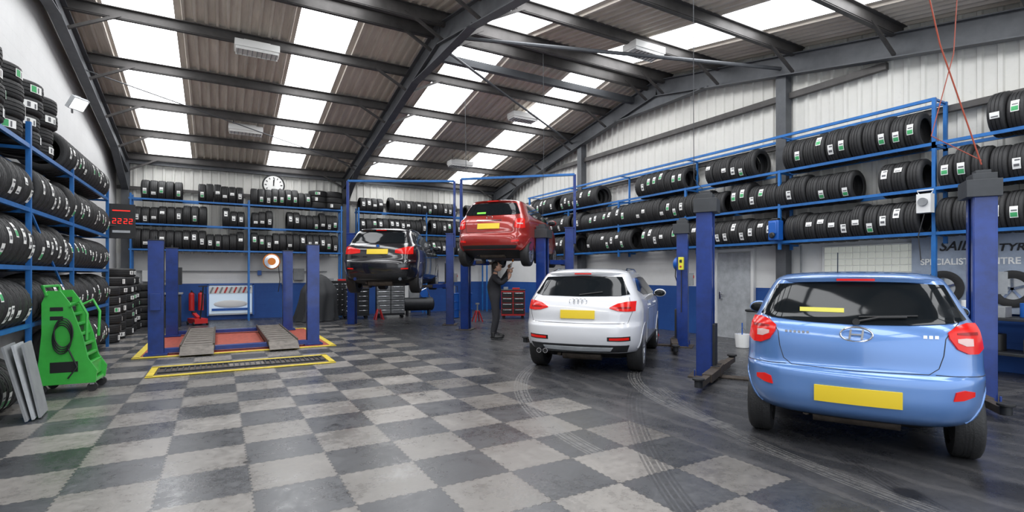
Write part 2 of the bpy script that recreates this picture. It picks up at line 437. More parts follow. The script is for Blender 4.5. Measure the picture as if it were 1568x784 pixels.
def rack_frame(b,axis,p0,p1,a0,a1,ups,levels,top,base=0.,diag=False):
    P=lambda p,a,z:(p,a,z) if axis=='Y' else (a,p,z)
    for u in ups:
        for p in(p0,p1): b.beam(P(p,u,base),P(p,u,top),.05,.05,M_rack)
        for z in levels: b.beam(P(p0,u,z-.02),P(p1,u,z-.02),.03,.04,M_rack)
    for z in levels:
        for p in(p0,p1): b.beam(P(p,a0,z),P(p,a1,z),.04,.05,M_rack)
# right rack
e=empty('tyre_rack'); pc=10.05
b=MB(); lv=[2.15,2.86,3.57]
rack_frame(b,'Y',pc-.2,pc+.2,1.2,16,[1.4,3.72,6.3,8.7,11.1,13.5,15.9],lv,3.6,2.0)
for y in(3.72,15.9): b.beam((pc-.2,y,3.5),(pc-.2,y,4.3),.05,.05,M_rack); b.beam((pc+.2,y,3.5),(pc+.2,y,4.3),.05,.05,M_rack)
b.beam((pc-.2,3.72,0),(pc-.2,3.72,2.1),.06,.06,M_rack)
for p in(pc-.2,pc+.2): b.beam((p,3.72,4.28),(p,16,4.28),.04,.05,M_rack)
for y in(3.72,6.3,8.7,11.1,13.5,15.9): b.beam((pc-.2,y,4.28),(pc+.2,y,4.28),.03,.03,M_rack); b.beam((pc+.2,y,3.5),(pc+.2,y,4.28),.04,.04,M_rack)
for y in(6.3,8.7,11.1,13.5,15.9): b.beam((pc+.2,y,2.1),(XR-.03,y,2.1),.04,.05,M_rack)
for y in(8.7,13.5): b.beam((pc-.2,y,0),(pc-.2,y,2.1),.05,.05,M_rack)
b.obj('rack_frame',parent=e)
row(e,'Y',pc,1.5,15.7,2.15,[(3.6,3.85),(6.25,6.45),(10.1,10.5),(12.4,13.0)])
row(e,'Y',pc,1.5,15.7,2.86,[(3.6,3.85),(4.5,4.85),(7.35,7.55),(13.2,13.5)])
row(e,'Y',pc,1.5,15.7,3.57,[(3.0,3.8),(6.25,6.75),(8.1,8.7),(10.4,11.9),(13.9,14.2)],p=(.25,.3,.45))
e=empty('tyre_rack'); b=MB(); pc=18.85
rack_frame(b,'X',pc-.2,pc+.2,-2.3,3.8,[-2.25,.85,3.75],[2.24,3.0,3.75],3.9,0)
b.obj('rack_frame',parent=e)
row(e,'X',pc,-2.1,3.65,2.24,[(.75,.95)],rot=R(90),p=(.2,.6,.2))
row(e,'X',pc,-2.1,3.65,3.0,[(-.35,.15),(.75,.95),(1.6,1.9)],rot=R(90),p=(.2,.6,.2))
row(e,'X',pc,-1.9,2.7,3.75,[(-.95,-.6),(.65,.95)],rot=R(90),p=(.2,.3,.5))
for i in range(2):
    for j in range(3): put_tyre(e,(3.0+i*.5,pc,3.88+j*.2),R(90),flat=True)
e=empty('tyre_rack'); b=MB()
rack_frame(b,'X',pc-.2,pc+.2,4.3,9.6,[4.35,6.9,9.5],[2.24,3.0,3.75],3.9,0)
b.obj('rack_frame',parent=e)
for z,g in((2.24,[(5.5,5.9)]),(3.0,[(6.8,7.)]),(3.75,[(5.2,5.5),(8.2,8.5)])): row(e,'X',pc,4.5,9.4,z,g,rot=R(90),p=(.3,.5,.2))
# left rack
e=empty('tyre_rack'); b=MB(); pc=-2.3; lv=[.88,1.58,2.28,3.05]
rack_frame(b,'Y',pc+.3,pc-.22,4.2,13.4,[4.3,6.2,8.3,10.4,13.35],lv,3.35,0)
for y0,y1 in((8.3,10.4),(10.4,13.35)): b.beam((pc+.3,y0,2.3),(pc-.22,y1,3.3),.02,.03,M_rack)
b.beam((pc+.3,8.35,2.28),(pc+.3,10.35,1.0),.02,.03,M_rack)
b.obj('rack_frame',parent=e)
for z in lv[:3]: row(e,'Y',pc+.05,4.5,13.2,z,[(6.15,6.3),(8.25,8.4),(10.35,10.5)],rot=R(180),p=(.15,.5,.35),step=.2)
row(e,'Y',pc+.05,4.5,7.9,-.02,rot=R(180),p=(.2,.5,.3))
row(e,'Y',pc+.05,10.7,13.2,.1,rot=R(180),p=(.2,.5,.3))
y=4.6
while y<9.6:
    n=random.choice([4,4,5])
    for j in range(n): put_tyre(e,(pc+.03+random.uniform(-.03,.03),y,3.18+j*.2),R(random.uniform(150,200)),flat=True,p=(.1,.6,.3))
    y+=.66
row(e,'Y',pc+.05,10.0,13.2,3.05,rot=R(180))
for k,(x,y,n) in enumerate([(-2.2,14.2,6),(-2.2,15.0,7),(-2.15,15.8,8),(-2.2,16.6,8),(-2.2,17.4,7),(-1.95,18.1,6)]):
    e=empty('tyre_stack',(x,y,0))
    for j in range(n): put_tyre(e,(random.uniform(-.02,.02),random.uniform(-.02,.02),.105+j*.205),R(170),flat=True,p=(.1,.7,.2))

# ---------------------------------------------------------------- cars
def pchip(t,y,tq):
    t=np.asarray(t,float);y=np.asarray(y,float);h=np.diff(t);d=np.diff(y)/h;n=len(t);m=np.zeros(n)
    for i in range(1,n-1):
        if d[i-1]*d[i]>0:
            w1=2*h[i]+h[i-1];w2=h[i]+2*h[i-1]; m[i]=(w1+w2)/(w1/d[i-1]+w2/d[i])
    m[0]=d[0];m[-1]=d[-1]
    out=[]
    for q in tq:
        i=min(max(int(np.searchsorted(t,q)-1),0),n-2); s=(q-t[i])/h[i]
        out.append((2*s**3-3*s*s+1)*y[i]+(s**3-2*s*s+s)*h[i]*m[i]+(-2*s**3+3*s*s)*y[i+1]+(s**3-s*s)*h[i]*m[i+1])
    return np.array(out)

class Car:
    def __init__(s,name,rows,L,loc,ang,paint,zblk=.3,axr=.6,axf=2.95,wr=.3,wt=.2,tpr=.04,tpf=.1,arch=.010,archcol=None,wout=.0):
        s.rows=np.array(rows,float); n=len(rows); t=np.arange(n); s.L=L; s.tpr,s.tpf=tpr,tpf; s.paint=paint
        tq=np.linspace(0,n-1,(n-1)*4+1); s.T=np.stack([pchip(t,s.rows[:,k],tq) for k in range(6)],1)
        s.e=empty(name,loc,ang); s.wr=wr
        s.body(zblk,axr,axf,wr,wt,archcol or paint,arch,wout)
        s.d=MB()
    def deform(s,x,y):
        a=s.L/2; u=(x-a)/a
        return y*(1-s.tpr*max(0,-u)**3-s.tpf*max(0,u)**3)
    def par(s,z): return [float(np.interp(z,s.T[:,0],s.T[:,k])) for k in range(6)]
    def rx(s,y,row):
        z,xr,xf,w,bow,rc=row; rc=min(rc,.85*w); cy=w-rc; a=min(abs(y),w); x=xr+bow*(a/w)**2
        if a>cy: q=min((a-cy)/rc,1.); x+=rc*1.15*(1-math.sqrt(max(0,1-q*q)))
        return x
    def yat(s,x,z):
        r=s.par(z); lo,hi=0.,r[3]
        fr=(z,0,0,r[3],r[4]*1.6,r[5])
        g=(lambda y: s.rx(y,r)-x) if x<s.L/2 else (lambda y: s.rx(y,fr)-(r[2]-x))
        if g(hi)<=0: return s.deform(x,hi)
        for _ in range(30):
            m=(lo+hi)/2
            if g(m)<=0: lo=m
            else: hi=m
        return s.deform(x,lo)
    def ring(s,row):
        z,xr,xf,w,bow,rc=row; rc=min(rc,.85*w); cy=w-rc; pts=[]
        ys=[-w*1.0]+[-(cy+rc*math.sin(R(a))) for a in(75,60,45,30,15)]+list(np.linspace(-cy,cy,11))+[cy+rc*math.sin(R(a)) for a in(15,30,45,60,75)]+[w]
        rear=[(s.rx(y,row),y) for y in ys]
        frow=(z,0,0,w,bow*1.6,rc); front=[(xf-s.rx(y,frow),y) for y in ys[::-1]]
        xa=rear[-1][0]; xb=front[0][0]; K=26
        sp=[(xa+(xb-xa)*i/K,w) for i in range(1,K)]
        sm=[(xb+(xa-xb)*i/K,-w) for i in range(1,K)]
        return [(x,s.deform(x,y),z) for x,y in rear+sp+front+sm]
    def body(s,zblk,axr,axf,wr,wt,archcol,arch,wout):
        b=MB(); rings=[s.ring(r) for r in s.T]; n=len(rings[0]); vs=[p for r in rings for p in r]
        b.mi(s.paint); b.mi(M_black)
        b.add(vs,[],s.paint)
        for i in range(len(rings)-1):
            m=M_black if (s.T[i][0]+s.T[i+1][0])/2<zblk else s.paint
            for k in range(n):
                l=(k+1)%n; b.f.append((i*n+k,(i+1)*n+k,(i+1)*n+l,i*n+l)); b.fm.append(b.mi(m))
        b.f.append(tuple(range(n))); b.fm.append(1)
        b.f.append(tuple((len(rings)-1)*n+k for k in range(n))[::-1]); b.fm.append(0)
        o=b.obj('body',parent=s.e,ang=40)
        W=s.par(.5)[3]; cut=MB(); cut.mi(s.paint); 
        for ax in(axr,axf):
            for sg in(-1,1):
                cut.cyl((ax,sg*(W-.30),wr),(ax,sg*(W+.2),wr),wr+.05,M_black,36)
        co=cut.obj('cutter')
        import bmesh
        for ob in(o,co):
            bm=bmesh.new(); bm.from_mesh(ob.data); bmesh.ops.recalc_face_normals(bm,faces=bm.faces); bm.to_mesh(ob.data); bm.free()
        md=o.modifiers.new('b','BOOLEAN'); md.operation='DIFFERENCE'; md.object=co; md.solver='EXACT'
        dg=bpy.context.evaluated_depsgraph_get(); dg.update()
        me=bpy.data.meshes.new_from_object(o.evaluated_get(dg))
        o.modifiers.clear(); o.data=me
        for p in me.polygons: p.use_smooth=True
        me.set_sharp_from_angle(angle=R(40))
        bpy.data.objects.remove(co)
        a=MB()
        for ax in(axr,axf):
            for sg in(-1,1):
                pts=[]
                for t in np.linspace(R(8),R(172),30):
                    x=ax+(wr+.05)*math.cos(t); z=wr+(wr+.05)*math.sin(t)
                    pts.append((x,sg*(s.yat(x,z)-.005),z))
                a.tube(pts,arch,archcol,8)
                yo=sg*(s.deform(ax,W)-.015+wout); rr=wr
                rim=rr*.68
                prof=[(rim,0),(rim+.02,-.006),(rr*.86,-.008),(rr*.96,.008),(rr,.03),(rr,wt-.03),(rr*.96,wt-.008),(rim,wt),(rim-.02,wt*.5)]
                a.revolve((ax,yo,wr),(0,-sg,0),prof,M_rub,44)
                for g in(.07,wt-.07,wt*.5): a.revolve((ax,yo,wr),(0,-sg,0),[(rr+.0015,g-.004),(rr+.0015,g+.004),(rr-.01,g)],M_black,44)
                a.revolve((ax,yo,wr),(0,-sg,0),[(rim,.0),(rim-.02,.008),(rim-.025,.08),(rim-.02,.16),(rim,.16)],M_alloy,44)
                a.cyl((ax,yo-sg*.08,wr),(ax,yo-sg*.16,wr),rim-.02,M_dark,30)
                for k in range(10):
                    t=2*math.pi*k/10
                    a.beam((ax+.03*math.cos(t),yo-sg*.035,wr+.03*math.sin(t)),(ax+(rim-.01)*math.cos(t),yo-sg*.015,wr+(rim-.01)*math.sin(t)),.02,.028,M_alloy,side=(0,1,0))
                a.cyl((ax,yo-sg*.02,wr),(ax,yo-sg*.06,wr),.045,M_alloy,20)
                a.cyl((ax,yo-sg*.1,wr),(ax,0,wr),.035,M_dark,12)
        a.obj('wheels',parent=s.e)
    def rear(s,y,z):
        r=s.par(z); x=s.rx(y,r); return Vector((x,s.deform(x,y),z))
    def front(s,y,z):
        r=s.par(z); x=r[2]-s.rx(y,(z,0,0,r[3],r[4]*1.6,r[5])); return Vector((x,s.deform(x,y),z))
    def side(s,sg):
        return lambda x,z: Vector((x,sg*s.deform(x,s.par(z)[3]),z))
    def off(s,f,u,z,o):
        e=.01; p=f(u,z); a=f(u+e,z)-f(u-e,z); c=f(u,z+e)-f(u,z-e); n=a.cross(c).normalized()
        ce=Vector((s.L/2,0,.7)); 
        if n.dot(p-ce)<0: n=-n
        return p+n*o
    def patch(s,f,bot,top,m,off=.006,th=.012,nu=4,nv=6,mb=None):
        mb=mb or s.d; K=len(bot); us=np.linspace(0,K-1,(K-1)*nu+1); g=[];
        B=np.array(bot,float);Tp=np.array(top,float); ii=np.arange(K)
        for u in us:
            bb=[np.interp(u,ii,B[:,q]) for q in(0,1)]; tt=[np.interp(u,ii,Tp[:,q]) for q in(0,1)]
            for j in range(nv+1):
                w=j/nv; a=bb[0]*(1-w)+tt[0]*w; z=bb[1]*(1-w)+tt[1]*w
                g.append((a,z))
        n=len(us); V=[s.off(f,a,z,off) for a,z in g]; F=[]
        for i in range(n-1):
            for j in range(nv): F.append((i*(nv+1)+j,(i+1)*(nv+1)+j,(i+1)*(nv+1)+j+1,i*(nv+1)+j+1))
        bd=[i*(nv+1) for i in range(n)]+[(n-1)*(nv+1)+j for j in range(1,nv+1)]+[i*(nv+1)+nv for i in range(n-2,-1,-1)]+[j for j in range(nv-1,0,-1)]
        o0=len(V); V+=[s.off(f,*g[k],off-th) for k in bd]
        for i in range(len(bd)):
            j=(i+1)%len(bd); F.append((bd[i],bd[j],o0+j,o0+i))
        mb.add(V,F,m)
    def seam(s,f,pts,m=M_black,r=.004,o=0.):
        P=[]
        for i in range(len(pts)-1):
            for t in np.linspace(0,1,9)[:-1]: P.append((pts[i][0]*(1-t)+pts[i+1][0]*t,pts[i][1]*(1-t)+pts[i+1][1]*t))
        P.append(pts[-1]); s.d.tube([s.off(f,a,z,o) for a,z in P],r,m,6)
    def both(s,bot,top,m,**k):
        s.patch(s.rear,bot,top,m,**k); s.patch(s.rear,[(-a,z) for a,z in bot],[(-a,z) for a,z in top],m,**k)
    def plate(s,z,w=.52,h=.115,off=.02):
        s.patch(s.rear,[(-w/2,z-h/2),(0,z-h/2),(w/2,z-h/2)],[(-w/2,z+h/2),(0,z+h/2),(w/2,z+h/2)],M_yel,off=off,th=.02,nu=2,nv=2)
    def spoiler(s,z,hw,ext=.1,m=None):
        m=m or s.paint; r=s.par(z); V=[];F=[];K=14
        for i in range(K+1):
            y=-hw+2*hw*i/K; q=abs(y/hw); x=s.rx(y,r); e=ext*(1-.5*q**4)
            V+=[(x+.22,y,z+.035-.02*q*q),(x-e,y,z-.0-.015*q*q),(x-e+.012,y,z-.03-.015*q*q),(x+.06,y,z-.05-.01*q)]
        for i in range(K):
            for j in range(4): F.append((i*4+j,i*4+(j+1)%4,(i+1)*4+(j+1)%4,(i+1)*4+j))
        F+=[(0,1,2,3),tuple(K*4+j for j in(3,2,1,0))]; s.d.add(V,F,m)
        p=s.rx(0,r)-ext; s.d.box((p+.0,0,z-.016),(.012,.26,.018),M_redl)
    def sideglass(s,b,t,m=M_glass):
        for sg in(-1,1): s.patch(s.side(sg),b,t,m,off=.004,th=.01,nv=5)
    def mirror(s,x,z,m):
        for sg in(-1,1):
            y=sg*s.par(z)[3]; s.d.sphere((x,y+sg*.11,z+.05),(.06,.11,.075),m,16,10); s.d.box((x,y+sg*.01,z+.01),(.05,.1,.03),M_black)
            s.d.sphere((x-.045,y+sg*.11,z+.05),(.022,.095,.06),M_glass,16,10)
    def done(s,under=True):
        s.d.box((s.L/2,0,.24),(s.L-1.4,1.1,.1),M_dark)
        s.d.tube([(.35,.35,.27),(.7,.3,.22),(2.2,.1,.2)],.03,M_rust); s.d.tube([(.42,-.3,.27),(.42,.3,.27)],.08,M_rust,14)
        s.d.obj('trim_parts',parent=s.e)

def paint(name,c,metal=.0,rough=.3):
    return mat(name,c,rough,metal,coat=1.)
# --- light blue hatchback
P=paint('paint_light_blue',(.115,.245,.55),.3,.3)
rows=[(.19,.55,3.30,.66,.10,.30),(.25,.34,3.45,.74,.12,.36),(.31,.14,3.55,.80,.14,.36),(.38,.04,3.62,.818,.14,.35),(.50,.0,3.66,.828,.14,.32),(.62,.0,3.66,.832,.14,.30),
(.675,.015,3.63,.833,.13,.29),(.71,.055,3.6,.832,.12,.29),(.76,.075,3.6,.83,.12,.29),(.86,.080,3.5,.828,.12,.29),(.95,.10,3.3,.82,.12,.27),(1.01,.125,3.0,.81,.12,.26),(1.06,.155,2.75,.795,.12,.25),
(1.10,.19,2.66,.765,.12,.24),(1.25,.28,2.35,.70,.10,.22),(1.38,.365,2.08,.635,.08,.20),(1.43,.41,1.95,.60,.06,.2),(1.465,.48,1.82,.54,.05,.25),(1.485,.62,1.7,.43,.04,.25),(1.496,.8,1.5,.25,.03,.2),(1.5,1.0,1.3,.08,.01,.05)]
c=Car('hatchback_car',rows,3.66,(4.42,2.18,0),R(28),P,zblk=.30,axr=.63,axf=2.98,wr=.295,wt=.185,wout=.0)
c.e.scale=(1,1.045,1.02)
f=c.rear
hb=[(-.71,1.115),(-.62,1.092),(-.35,1.07),(0,1.062),(.35,1.07),(.62,1.092),(.71,1.115)]
ht=[(-.665,1.19),(-.585,1.38),(-.35,1.395),(0,1.40),(.35,1.395),(.585,1.38),(.665,1.19)]
c.patch(f,hb,ht,M_glass,off=.008,th=.015,nu=6,nv=12)
c.spoiler(1.44,.56,.09)
lb=[(.585,.985),(.63,.91),(.70,.872),(.76,.87),(.80,.905)]; lt=[(.58,1.03),(.63,1.068),(.70,1.09),(.765,1.085),(.785,1.03)]
c.both(lb,lt,M_redl,off=.012,th=.02)
c.both([(.63,.955),(.68,.93),(.725,.93)],[(.63,.98),(.68,.985),(.725,.98)],M_clr,off=.015,th=.005)
c.both([(.63,1.01),(.70,1.005),(.76,1.005)],[(.63,1.022),(.70,1.027),(.76,1.025)],M_redd,off=.015,th=.005)
c.plate(.515,.58,.125)
c.both([(.60,.535),(.66,.54),(.73,.565)],[(.615,.60),(.67,.615),(.73,.60)],M_redl,off=.008,th=.02)
sm=[(.66,1.10),(.60,1.04),(.565,.98),(.55,.86),(.52,.76),(.46,.715),(.0,.705)]
c.seam(f,sm,r=.003); c.seam(f,[(-a,z) for a,z in sm],r=.003)
c.seam(f,[(-.83,.70),(-.7,.71),(-.5,.715)],r=.003); c.seam(f,[(.83,.70),(.7,.71),(.5,.715)],r=.003)
p=c.off(f,0,.985,.012)
c.d.tube([p+Vector((0,.105*math.cos(t),.058*math.sin(t))) for t in np.linspace(0,2*math.pi,25)[:-1]],.008,M_chrome,8,closed=True)
c.d.beam(p+Vector((0,.045,-.04)),p+Vector((0,.035,.04)),.012,.014,M_chrome); c.d.beam(p+Vector((0,-.045,.04)),p+Vector((0,-.035,-.04)),.012,.014,M_chrome); c.d.beam(p+Vector((0,.035,0)),p+Vector((0,-.035,.0)),.012,.012,M_chrome)
for k in range(6): q=c.off(f,.50-k*.032,.985,.006); c.d.box(q,(.006,.018,.018),M_chrome)
for k in range(3): q=c.off(f,-.44-k*.035,.99,.006); c.d.box(q,(.006,.022,.024),M_chrome)
a=c.off(f,.0,1.075,.02); bq=c.off(f,-.33,1.12,.025); c.d.tube([a,c.off(f,-.15,1.11,.03),bq],.009,M_black); c.d.cyl(a,a+Vector((-.03,0,0)),.025,M_black)
c.d.tube([c.off(f,-.02,1.115,.02),c.off(f,-.4,1.135,.02)],.007,M_black)
c.patch(f,[(.40,1.15),(.25,1.15),(.08,1.15)],[(.40,1.185),(.25,1.185),(.08,1.185)],mat('sticker_yellow',(.65,.6,.08),.5),off=.011,th=.004,nu=2,nv=2)
c.d.tube([(.62,.12,1.485),(.5,.12,1.66)],.004,M_black)
c.sideglass([(.62,1.13),(1.0,1.09),(1.6,1.08),(2.3,1.08),(2.45,1.09)],[(.66,1.15),(.8,1.36),(1.5,1.375),(1.85,1.37),(2.43,1.10)])
for x in(1.05,1.95): 
    for sg in(-1,1): c.seam(c.side(sg),[(x,.35),(x+.02,1.05)],r=.003)
c.patch(c.front,[(-.6,1.08),(0,1.07),(.6,1.08)],[(-.5,1.4),(0,1.42),(.5,1.4)],M_glass,off=.006)
c.patch(c.front,[(-.4,.38),(0,.36),(.4,.38)],[(-.5,.62),(0,.62),(.5,.62)],M_black,off=.008)
for q in(-1,1): c.patch(c.front,[(q*.45,.68),(q*.7,.72)],[(q*.45,.8),(q*.7,.88)],M_clr,off=.01)
c.mirror(2.3,1.02,P); c.done()

# --- white SUV
P=paint('paint_white',(.72,.725,.75),0,.3)
rows=[(.22,.52,3.85,.76,.08,.3),(.30,.28,4.1,.82,.10,.38),(.36,.10,4.25,.87,.12,.38),(.47,.03,4.34,.895,.12,.34),(.62,.0,4.38,.905,.13,.32),(.72,.005,4.37,.91,.13,.32),(.77,.04,4.35,.912,.13,.32),
(.82,.065,4.3,.912,.13,.32),(.92,.07,4.2,.912,.13,.32),(1.0,.09,4.05,.905,.13,.32),(1.06,.12,3.7,.89,.13,.30),(1.12,.16,3.3,.87,.13,.28),(1.17,.21,3.15,.84,.12,.25),(1.30,.33,2.85,.775,.10,.22),(1.46,.47,2.45,.70,.08,.2),
(1.52,.55,2.28,.66,.07,.2),(1.56,.68,2.1,.58,.05,.25),(1.585,.85,1.9,.45,.04,.25),(1.597,1.1,1.7,.25,.03,.2),(1.60,1.3,1.5,.08,.01,.05)]
c=Car('suv_car',rows,4.38,(4.55,6.05,0),R(40),P,zblk=.34,axr=.82,axf=3.42,wr=.35,wt=.23,arch=.013,archcol=P,wout=.01)
f=c.rear
c.patch(f,[(-.74,1.20),(-.6,1.175),(0,1.165),(.6,1.175),(.74,1.20)],[(-.70,1.26),(-.60,1.455),(0,1.475),(.60,1.455),(.70,1.26)],M_glass,off=.008,th=.015,nu=6,nv=10)
c.spoiler(1.525,.62,.10)
c.both([(.48,1.0),(.60,.965),(.72,.955),(.83,.96)],[(.48,1.012),(.60,1.07),(.72,1.095),(.83,1.10)],M_redl,off=.012,th=.02)
c.both([(.58,1.0),(.66,.995),(.77,.995)],[(.58,1.01),(.66,1.02),(.77,1.02)],M_redd,off=.016,th=.006)
c.plate(.905,.53,.12)
for k in(-1.5,-.5,.5,1.5):
    p=c.off(f,k*.062,1.085,.014); c.d.tube([p+Vector((0,.042*math.cos(t),.042*math.sin(t))) for t in np.linspace(0,2*math.pi,21)[:-1]],.006,M_chrome,6,closed=True)
c.seam(f,[(-.70,.785),(0,.775),(.70,.785)],r=.004); c.seam(f,[(-.74,1.16),(-.80,.95),(-.74,.785)],r=.003); c.seam(f,[(.74,1.16),(.80,.95),(.74,.785)],r=.003)
c.patch(f,[(-.72,.37),(0,.36),(.72,.37)],[(-.76,.47),(0,.47),(.76,.47)],M_dark,off=.012,th=.03,nu=6)
c.patch(f,[(-.50,.39),(0,.38),(.50,.39)],[(-.54,.44),(0,.44),(.54,.44)],M_lgrey,off=.02,th=.02,nu=6)
c.both([(.46,.53),(.65,.53),(.78,.535)],[(.46,.59),(.65,.595),(.78,.60)],M_black,off=.004,th=.02)
c.both([(.49,.545),(.65,.545),(.76,.55)],[(.49,.575),(.65,.58),(.76,.585)],M_redl,off=.01,th=.02)
for y in(.50,.60): c.d.cyl((.09,y,.345),(.4,y,.345),.038,M_chrome,20); c.d.cyl((.085,y,.345),(.14,y,.345),.03,M_black,20)
c.d.tube([c.off(f,0,1.18,.02),c.off(f,-.35,1.22,.025)],.009,M_black)
c.sideglass([(.78,1.25),(1.2,1.17),(2.0,1.155),(2.8,1.15),(2.98,1.16)],[(.84,1.28),(1.1,1.44),(1.8,1.46),(2.3,1.44),(2.95,1.18)])
for sg in(-1,1):
    fs=c.side(sg)
    for x in(1.35,2.3,3.2): c.seam(fs,[(x,.4),(x+.02,1.13)],r=.003)
    c.seam(fs,[(1.3,.95),(3.0,.93)],m=P,r=.012,o=-.006)
    for x in(1.5,2.45): p=fs(x,1.0); c.d.box(p+Vector((.08,sg*.012,0)),(.2,.03,.03),P)
    c.d.tube([(.9,sg*.60,1.54),(1.1,sg*.585,1.585),(2.0,sg*.585,1.585),(2.2,sg*.60,1.53)],.014,M_chrome)
    c.patch(fs,[(1.25,.36),(3.0,.36)],[(1.25,.43),(3.0,.43)],M_dark,off=.01,nu=6)
c.patch(c.front,[(-.7,1.16),(0,1.15),(.7,1.16)],[(-.58,1.46),(0,1.48),(.58,1.46)],M_glass,off=.006)
c.patch(c.front,[(-.4,.45),(0,.43),(.4,.45)],[(-.45,.85),(0,.87),(.45,.85)],M_black,off=.008)
c.mirror(2.75,1.10,P); c.done()

# --- black SUV on lift
P=paint('paint_black',(.008,.008,.011),0,.22)
rows=[(.25,.50,4.1,.78,.08,.3),(.33,.26,4.3,.86,.10,.36),(.42,.08,4.5,.91,.12,.36),(.52,.03,4.6,.925,.12,.34),(.66,.0,4.65,.935,.13,.32),(.78,.01,4.64,.94,.13,.32),(.84,.05,4.6,.942,.13,.32),
(.96,.07,4.5,.94,.13,.32),(1.08,.10,4.2,.93,.13,.32),(1.14,.13,3.8,.91,.13,.30),(1.20,.18,3.5,.885,.13,.28),(1.25,.24,3.3,.85,.12,.25),(1.40,.38,2.95,.78,.10,.22),(1.54,.50,2.6,.71,.08,.2),
(1.60,.58,2.4,.67,.07,.2),(1.64,.70,2.2,.58,.05,.25),(1.665,.9,2.0,.45,.04,.25),(1.677,1.1,1.8,.25,.03,.2),(1.68,1.3,1.6,.08,.01,.05)]
ZB=1.02
c=Car('suv_car',rows,4.65,(3.30,12.35,ZB),R(60),P,zblk=.36,axr=.88,axf=3.7,wr=.37,wt=.24,archcol=P,wout=.01)
f=c.rear
c.patch(f,[(-.72,1.28),(-.6,1.255),(0,1.245),(.6,1.255),(.72,1.28)],[(-.68,1.36),(-.58,1.53),(0,1.55),(.58,1.53),(.68,1.36)],M_glass,off=.008,th=.015,nu=6,nv=10)
c.spoiler(1.60,.62,.10)
c.both([(.44,1.0),(.60,.98),(.74,.97),(.85,.98)],[(.44,1.08),(.60,1.12),(.74,1.16),(.84,1.165)],M_redl,off=.012,th=.02)
c.plate(1.03,.53,.12)
c.patch(f,[(-.7,.38),(0,.37),(.7,.38)],[(-.72,.5),(0,.5),(.72,.5)],M_dark,off=.012,th=.02,nu=6)
p=c.off(f,0,1.17,.01); c.d.cyl(p,p+Vector((-.015,0,0)),.045,M_chrome); c.d.cyl(p,p+Vector((-.018,0,0)),.033,M_bin)
c.seam(f,[(-.8,.84),(0,.835),(.8,.84)],m=M_dark,r=.006)
c.both([(.60,.60),(.76,.61)],[(.60,.63),(.76,.64)],M_redl,off=.01)
for y in(-.55,.55): c.d.cyl((.10,y,.37),(.4,y,.37),.04,M_chrome,20)
c.sideglass([(.85,1.33),(1.3,1.25),(2.1,1.235),(2.9,1.23),(3.15,1.24)],[(.95,1.36),(1.2,1.52),(1.9,1.54),(2.45,1.52),(3.1,1.26)],mat('side_glass_grey',(.05,.06,.07),.06,spec=.4))
for sg in(-1,1):
    fs=c.side(sg)
    for x in(1.45,2.4,3.3): c.seam(fs,[(x,.4),(x+.02,1.2)],m=M_dark,r=.005)
    c.d.tube([(.9,sg*.62,1.62),(1.2,sg*.60,1.665),(2.2,sg*.60,1.665),(2.4,sg*.62,1.60)],.016,M_chrome)
c.patch(c.front,[(-.7,1.24),(0,1.23),(.7,1.24)],[(-.58,1.54),(0,1.56),(.58,1.54)],M_glass,off=.006)
c.mirror(2.95,1.18,P); c.done()

# --- red hatchback on lift
P=paint('paint_red',(.30,.016,.011),.25,.3)
rows=[(.21,.48,3.3,.70,.08,.28),(.29,.24,3.5,.77,.10,.34),(.36,.08,3.68,.82,.12,.36),(.45,.02,3.75,.84,.12,.34),(.55,.0,3.8,.845,.13,.30),(.66,.01,3.79,.85,.13,.30),(.73,.05,3.75,.85,.13,.30),
(.85,.07,3.6,.85,.12,.30),(.97,.10,3.35,.84,.12,.28),(1.03,.13,3.1,.825,.12,.27),(1.09,.17,2.85,.80,.12,.25),(1.14,.21,2.75,.77,.12,.23),(1.30,.31,2.4,.70,.10,.22),(1.43,.40,2.1,.63,.08,.2),
(1.48,.46,1.95,.59,.06,.2),(1.515,.55,1.82,.52,.05,.25),(1.535,.7,1.7,.4,.04,.25),(1.545,.85,1.5,.22,.03,.2),(1.55,1.0,1.3,.08,.01,.05)]
ZR=1.68
c=Car('hatchback_car',rows,3.8,(5.10,10.0,ZR),R(43),P,zblk=.36,axr=.62,axf=3.1,wr=.30,wt=.19,wout=.01)
f=c.rear
c.patch(f,[(-.66,1.17),(-.55,1.145),(0,1.13),(.55,1.145),(.66,1.17)],[(-.61,1.28),(-.53,1.42),(0,1.44),(.53,1.42),(.61,1.28)],M_glass,off=.008,th=.015,nu=6,nv=10)
c.spoiler(1.49,.54,.10)
c.both([(.60,.85),(.66,.83),(.74,.83),(.79,.85)],[(.60,1.0),(.66,1.05),(.74,1.06),(.77,1.03)],M_redl,off=.012,th=.02)
c.both([(.64,.92),(.75,.92)],[(.64,.95),(.75,.95)],M_clr,off=.016,th=.006)
c.plate(.88,.53,.12)
c.patch(f,[(-.62,.39),(0,.38),(.62,.39)],[(-.66,.46),(0,.46),(.66,.46)],M_black,off=.012,th=.02,nu=6)
c.patch(f,[(-.3,1.0),(0,1.0),(.3,1.0)],[(-.3,1.02),(0,1.02),(.3,1.02)],M_chrome,off=.012)
p=c.off(f,0,1.075,.012); c.d.tube([p+Vector((0,.07*math.cos(t),.035*math.sin(t))) for t in np.linspace(0,2*math.pi,21)[:-1]],.007,M_chrome,6,closed=True)
c.seam(f,[(.62,1.14),(.58,.95),(.55,.75),(0,.735),(-.55,.75),(-.58,.95),(-.62,1.14)],r=.004)
c.both([(.55,.52),(.7,.54)],[(.55,.56),(.7,.58)],M_redl,off=.01)
